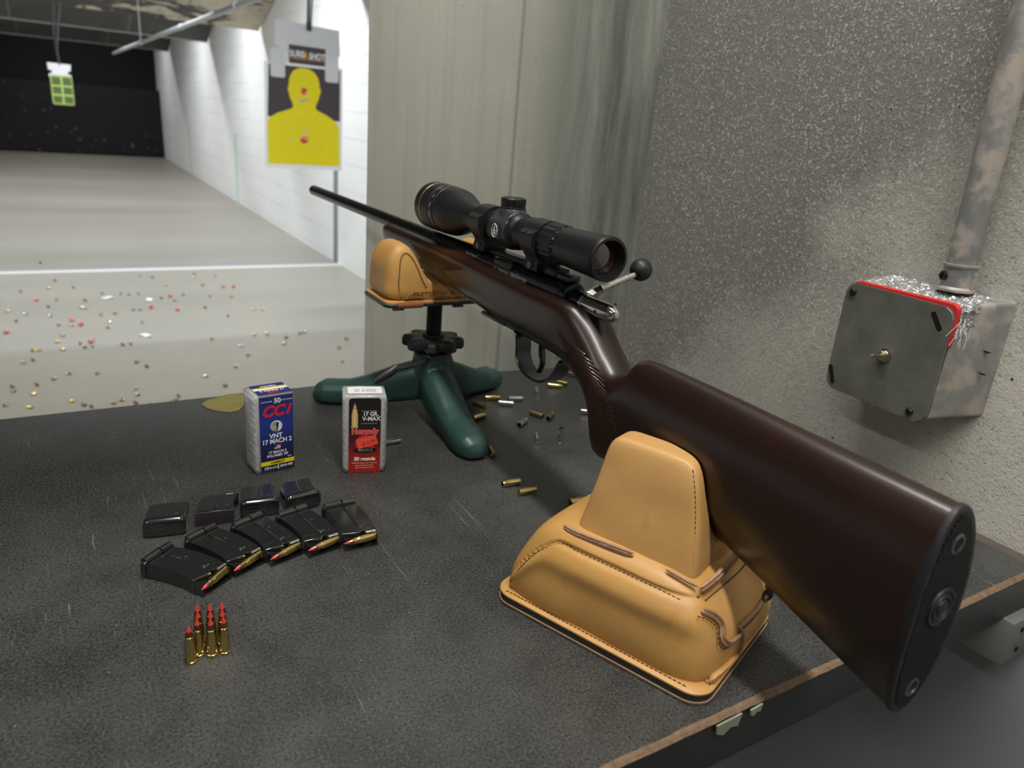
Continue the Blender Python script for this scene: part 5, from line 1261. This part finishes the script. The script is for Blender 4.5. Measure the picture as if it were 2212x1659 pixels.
# ------------------------------------------------------------------ junction box and conduit
JX0, JX1 = .621, .6745
JL = (JX1, .3665, .147)
jb = thing('junction_box', 'square metal electrical box with a toggle switch on the right concrete wall', 'electrical box', JL)
bm = B(); 
def jb_ring(x, y0, y1, z0, z1, r=.004): return [(x, b, c) for b, c in rrect(y1-y0, z1-z0, r, 4, (y0+y1)/2, (z0+z1)/2)]
loft(bm, [jb_ring(.6745, .298, .414, .100, .2035), jb_ring(.650, .3065, .414, .0995, .201), jb_ring(JX0+.0035, .3165, .4155, .097, .1965)]); obj('box_body', bm, M['galv'], jb, off=JL)
bm = B()
for y, z in ((.3050, .160), (.3035, .141)): box(bm, (.6585, y-.0030, z), (.0035, .004, .0014), rot=Matrix.Rotation(.25, 3, 'Y'))
obj('slot', bm, M['lblack'], jb, off=JL)
bm = B(); Pp = rrect(.1010, .1020, .009, 6); JM = basis((JX0, .3665, .1453), (0, -1, 0), (0, 0, 1), (-1, 0, 0))
Pp = [(x, z-(x*.018)) for x, z in Pp]
prism(bm, Pp, JM, 0, .0022)
bmesh.ops.bevel(bm, geom=[e for e in bm.edges if abs((JM.inverted() @ e.verts[0].co).z-.0022) < 1e-5 and abs((JM.inverted() @ e.verts[1].co).z-.0022) < 1e-5], offset=.0012, segments=3, affect='EDGES')
cp = obj('cover_plate', bm, M['plate'], jb, off=JL)
for cx_, cz, a, l in ((.0375, .0370, -54, .013), (-.0455, -.0370, -68, .014)):
    bm = B(); d = Vector((cos(radians(a)), sin(radians(a)))); P = []
    for k in range(12):
        t_ = radians(90+k*180/11); P.append((cx_-d.x*l/2+.0022*(cos(t_)*d.x-sin(t_)*d.y), cz-d.y*l/2+.0022*(cos(t_)*d.y+sin(t_)*d.x)))
    for k in range(12):
        t_ = radians(-90+k*180/11); P.append((cx_+d.x*l/2+.0022*(cos(t_)*d.x-sin(t_)*d.y), cz+d.y*l/2+.0022*(cos(t_)*d.y+sin(t_)*d.x)))
    prism(bm, P, JM, .0020, .0024)
    obj('screw_slot', bm, M['lblack'], jb, off=JL, smooth=False)
for cx_, cz in ((-.0435, .0435), (.036, -.0445)):
    bm = B(); lathe(bm, [(0, .0036), (.001, .0036), (.0022, .0022), (.0024, .0003)], JM @ Vector((cx_, cz, .0022)), (-1, 0, 0), 16)
    for q in (0, 1): box(bm, JM @ Vector((cx_, cz, .0046)), (.0004, .0045 if q else .0008, .0008 if q else .0045))
    obj('cover_screw', bm, M['blued2'], jb, off=JL)
TX = JX0-.0022
bm = B(); lathe(bm, [(0, .0062), (.0012, .0062), (.0014, .0052), (.0018, .0044), (.0060, .0044), (.0064, .0040)], (TX, .3650, .1415), (-1, 0, 0), 24); sw = obj('toggle_switch', bm, M['steel'], jb, off=JL)
bm = B(); lathe(bm, [(.0060, .0042), (.0068, .0042), (.0070, .0036), (.0066, .0026), (.0060, .0024)], (TX, .3650, .1415), (-1, 0, 0), 24, cap=False); o_ = obj('brass_bushing', bm, M['bronze'], sw, off=JL)
bm = B(); tube(bm, [(TX-.004, .3650, .1415), (TX-.0105, .3662, .1417), (TX-.0155, .3672, .1420), (TX-.0175, .3676, .1421)], [.0012, .0013, .0019, .0014], 12); obj('toggle_lever', bm, M['steel'], sw, off=JL)
bm = B(); loft(bm, [jb_ring(JX0-.0002, .3155, .4130, .160, .1985, .006), jb_ring(JX0+.0030, .3140, .4130, .160, .1995, .006)]); obj('red_gasket', bm, M['redtape'], jb, off=JL)
bm = B(); random.seed(11)
g_ = {}
nx, ny = 60, 26
for i in range(nx+1):
    for j in range(ny+1):
        y = .3095+(.405-.3095)*i/nx; x = .6245+(.6655-.6245)*j/ny
        z = .1976+.0068*j/ny+.0016*noise.noise(Vector((x*260, y*260, 1)))+.0022*noise.noise(Vector((x*700, y*700, 4)))
        if i in (0, nx) or j in (0, ny): z -= .0035
        g_[i, j] = bm.verts.new((x, y+.0015*noise.noise(Vector((x*300, y*300, 8))), z))
for i in range(nx):
    for j in range(ny): bm.faces.new((g_[i, j], g_[i+1, j], g_[i+1, j+1], g_[i, j+1]))
g_ = {}
for i in range(41):
    for j in range(31):
        a = i/40; b = j/30; x = .6235+.034*a; zb = lerp(.170, .196, a**1.5); z = lerp(zb, .1985, b)
        y = lerp(.3165, .3060, (x-.6215)/.053)-.0018-.0020*abs(noise.noise(Vector((x*500, z*500, 2))))-.0018*noise.noise(Vector((x*200, z*200, 6)))
        g_[i, j] = bm.verts.new((x, y, z))
for i in range(40):
    for j in range(30): bm.faces.new((g_[i, j], g_[i+1, j], g_[i+1, j+1], g_[i, j+1]))
obj('torn_foil_tape', bm, M['foil'], jb, off=JL, sharp=25)
bm = B()
for k in range(46):
    x = random.uniform(.622, .640); y = .3135-random.uniform(0, .002); z = random.uniform(.172, .186)-(x-.622)*.2+.004
    l = random.uniform(.004, .016); d = Vector((random.uniform(-.5, .1), random.uniform(-.3, .5), random.uniform(-1, -.3))).normalized()
    tube(bm, [(x, y, z), Vector((x, y, z))+d*l*.5+Vector((0, -.0005, .0008)), Vector((x, y, z))+d*l], .00018, 4)
for k in range(60):
    x = random.uniform(.622, .632); y = random.uniform(.318, .412); z = .1985
    d = Vector((random.uniform(-.6, .6), random.uniform(-.7, .7), random.uniform(.1, .8))).normalized(); l = random.uniform(.001, .0035)
    tube(bm, [(x, y, z), Vector((x, y, z))+d*l], .00018, 4)
obj('foil_fibres', bm, M['white_p'], jb, off=JL)
cn = thing('conduit_pipe', 'grey steel conduit rising from the junction box up the right wall', 'pipe', (.655, .342, .2055))
CO = (.655, .342, .2055)
bm = B(); tube(bm, [(.654, .3405, .222), (.654, .342, .30), (.654, .3455, .44), (.654, .352, .7), (.654, .36, 1.2)], .0118, 24); obj('pipe', bm, M['galv'], cn, off=CO)
bm = B(); lathe(bm, [(0, .0150), (.002, .0150), (.004, .0128), (.020, .0130), (.021, .0142), (.0225, .0142), (.0228, .0120)], (.654, .3395, .2045), (0, .02, 1), 28); box(bm, (.654, .3265, .214), (.006, .003, .016), .001); obj('connector', bm, M['galv'], cn, off=CO)
bm = B(); lathe(bm, [(0, .0042), (.003, .0042), (.0036, .0034), (.0036, .0003)], (.6440, .3455, .2165), (-.85, .3, 0), 16)
for q in (0, 1): box(bm, (.6405, .3468, .2165), (.0016, .0052 if q else .001, .001 if q else .0052))
obj('set_screw', bm, M['blued2'], cn, off=CO)
# overhead slab of the booth that carries its lamps
bm = B(); box(bm, (-2.2, -.7, 1.68), (6, 3.1, .06)); struct('trim_2', bm, M['greylt'])
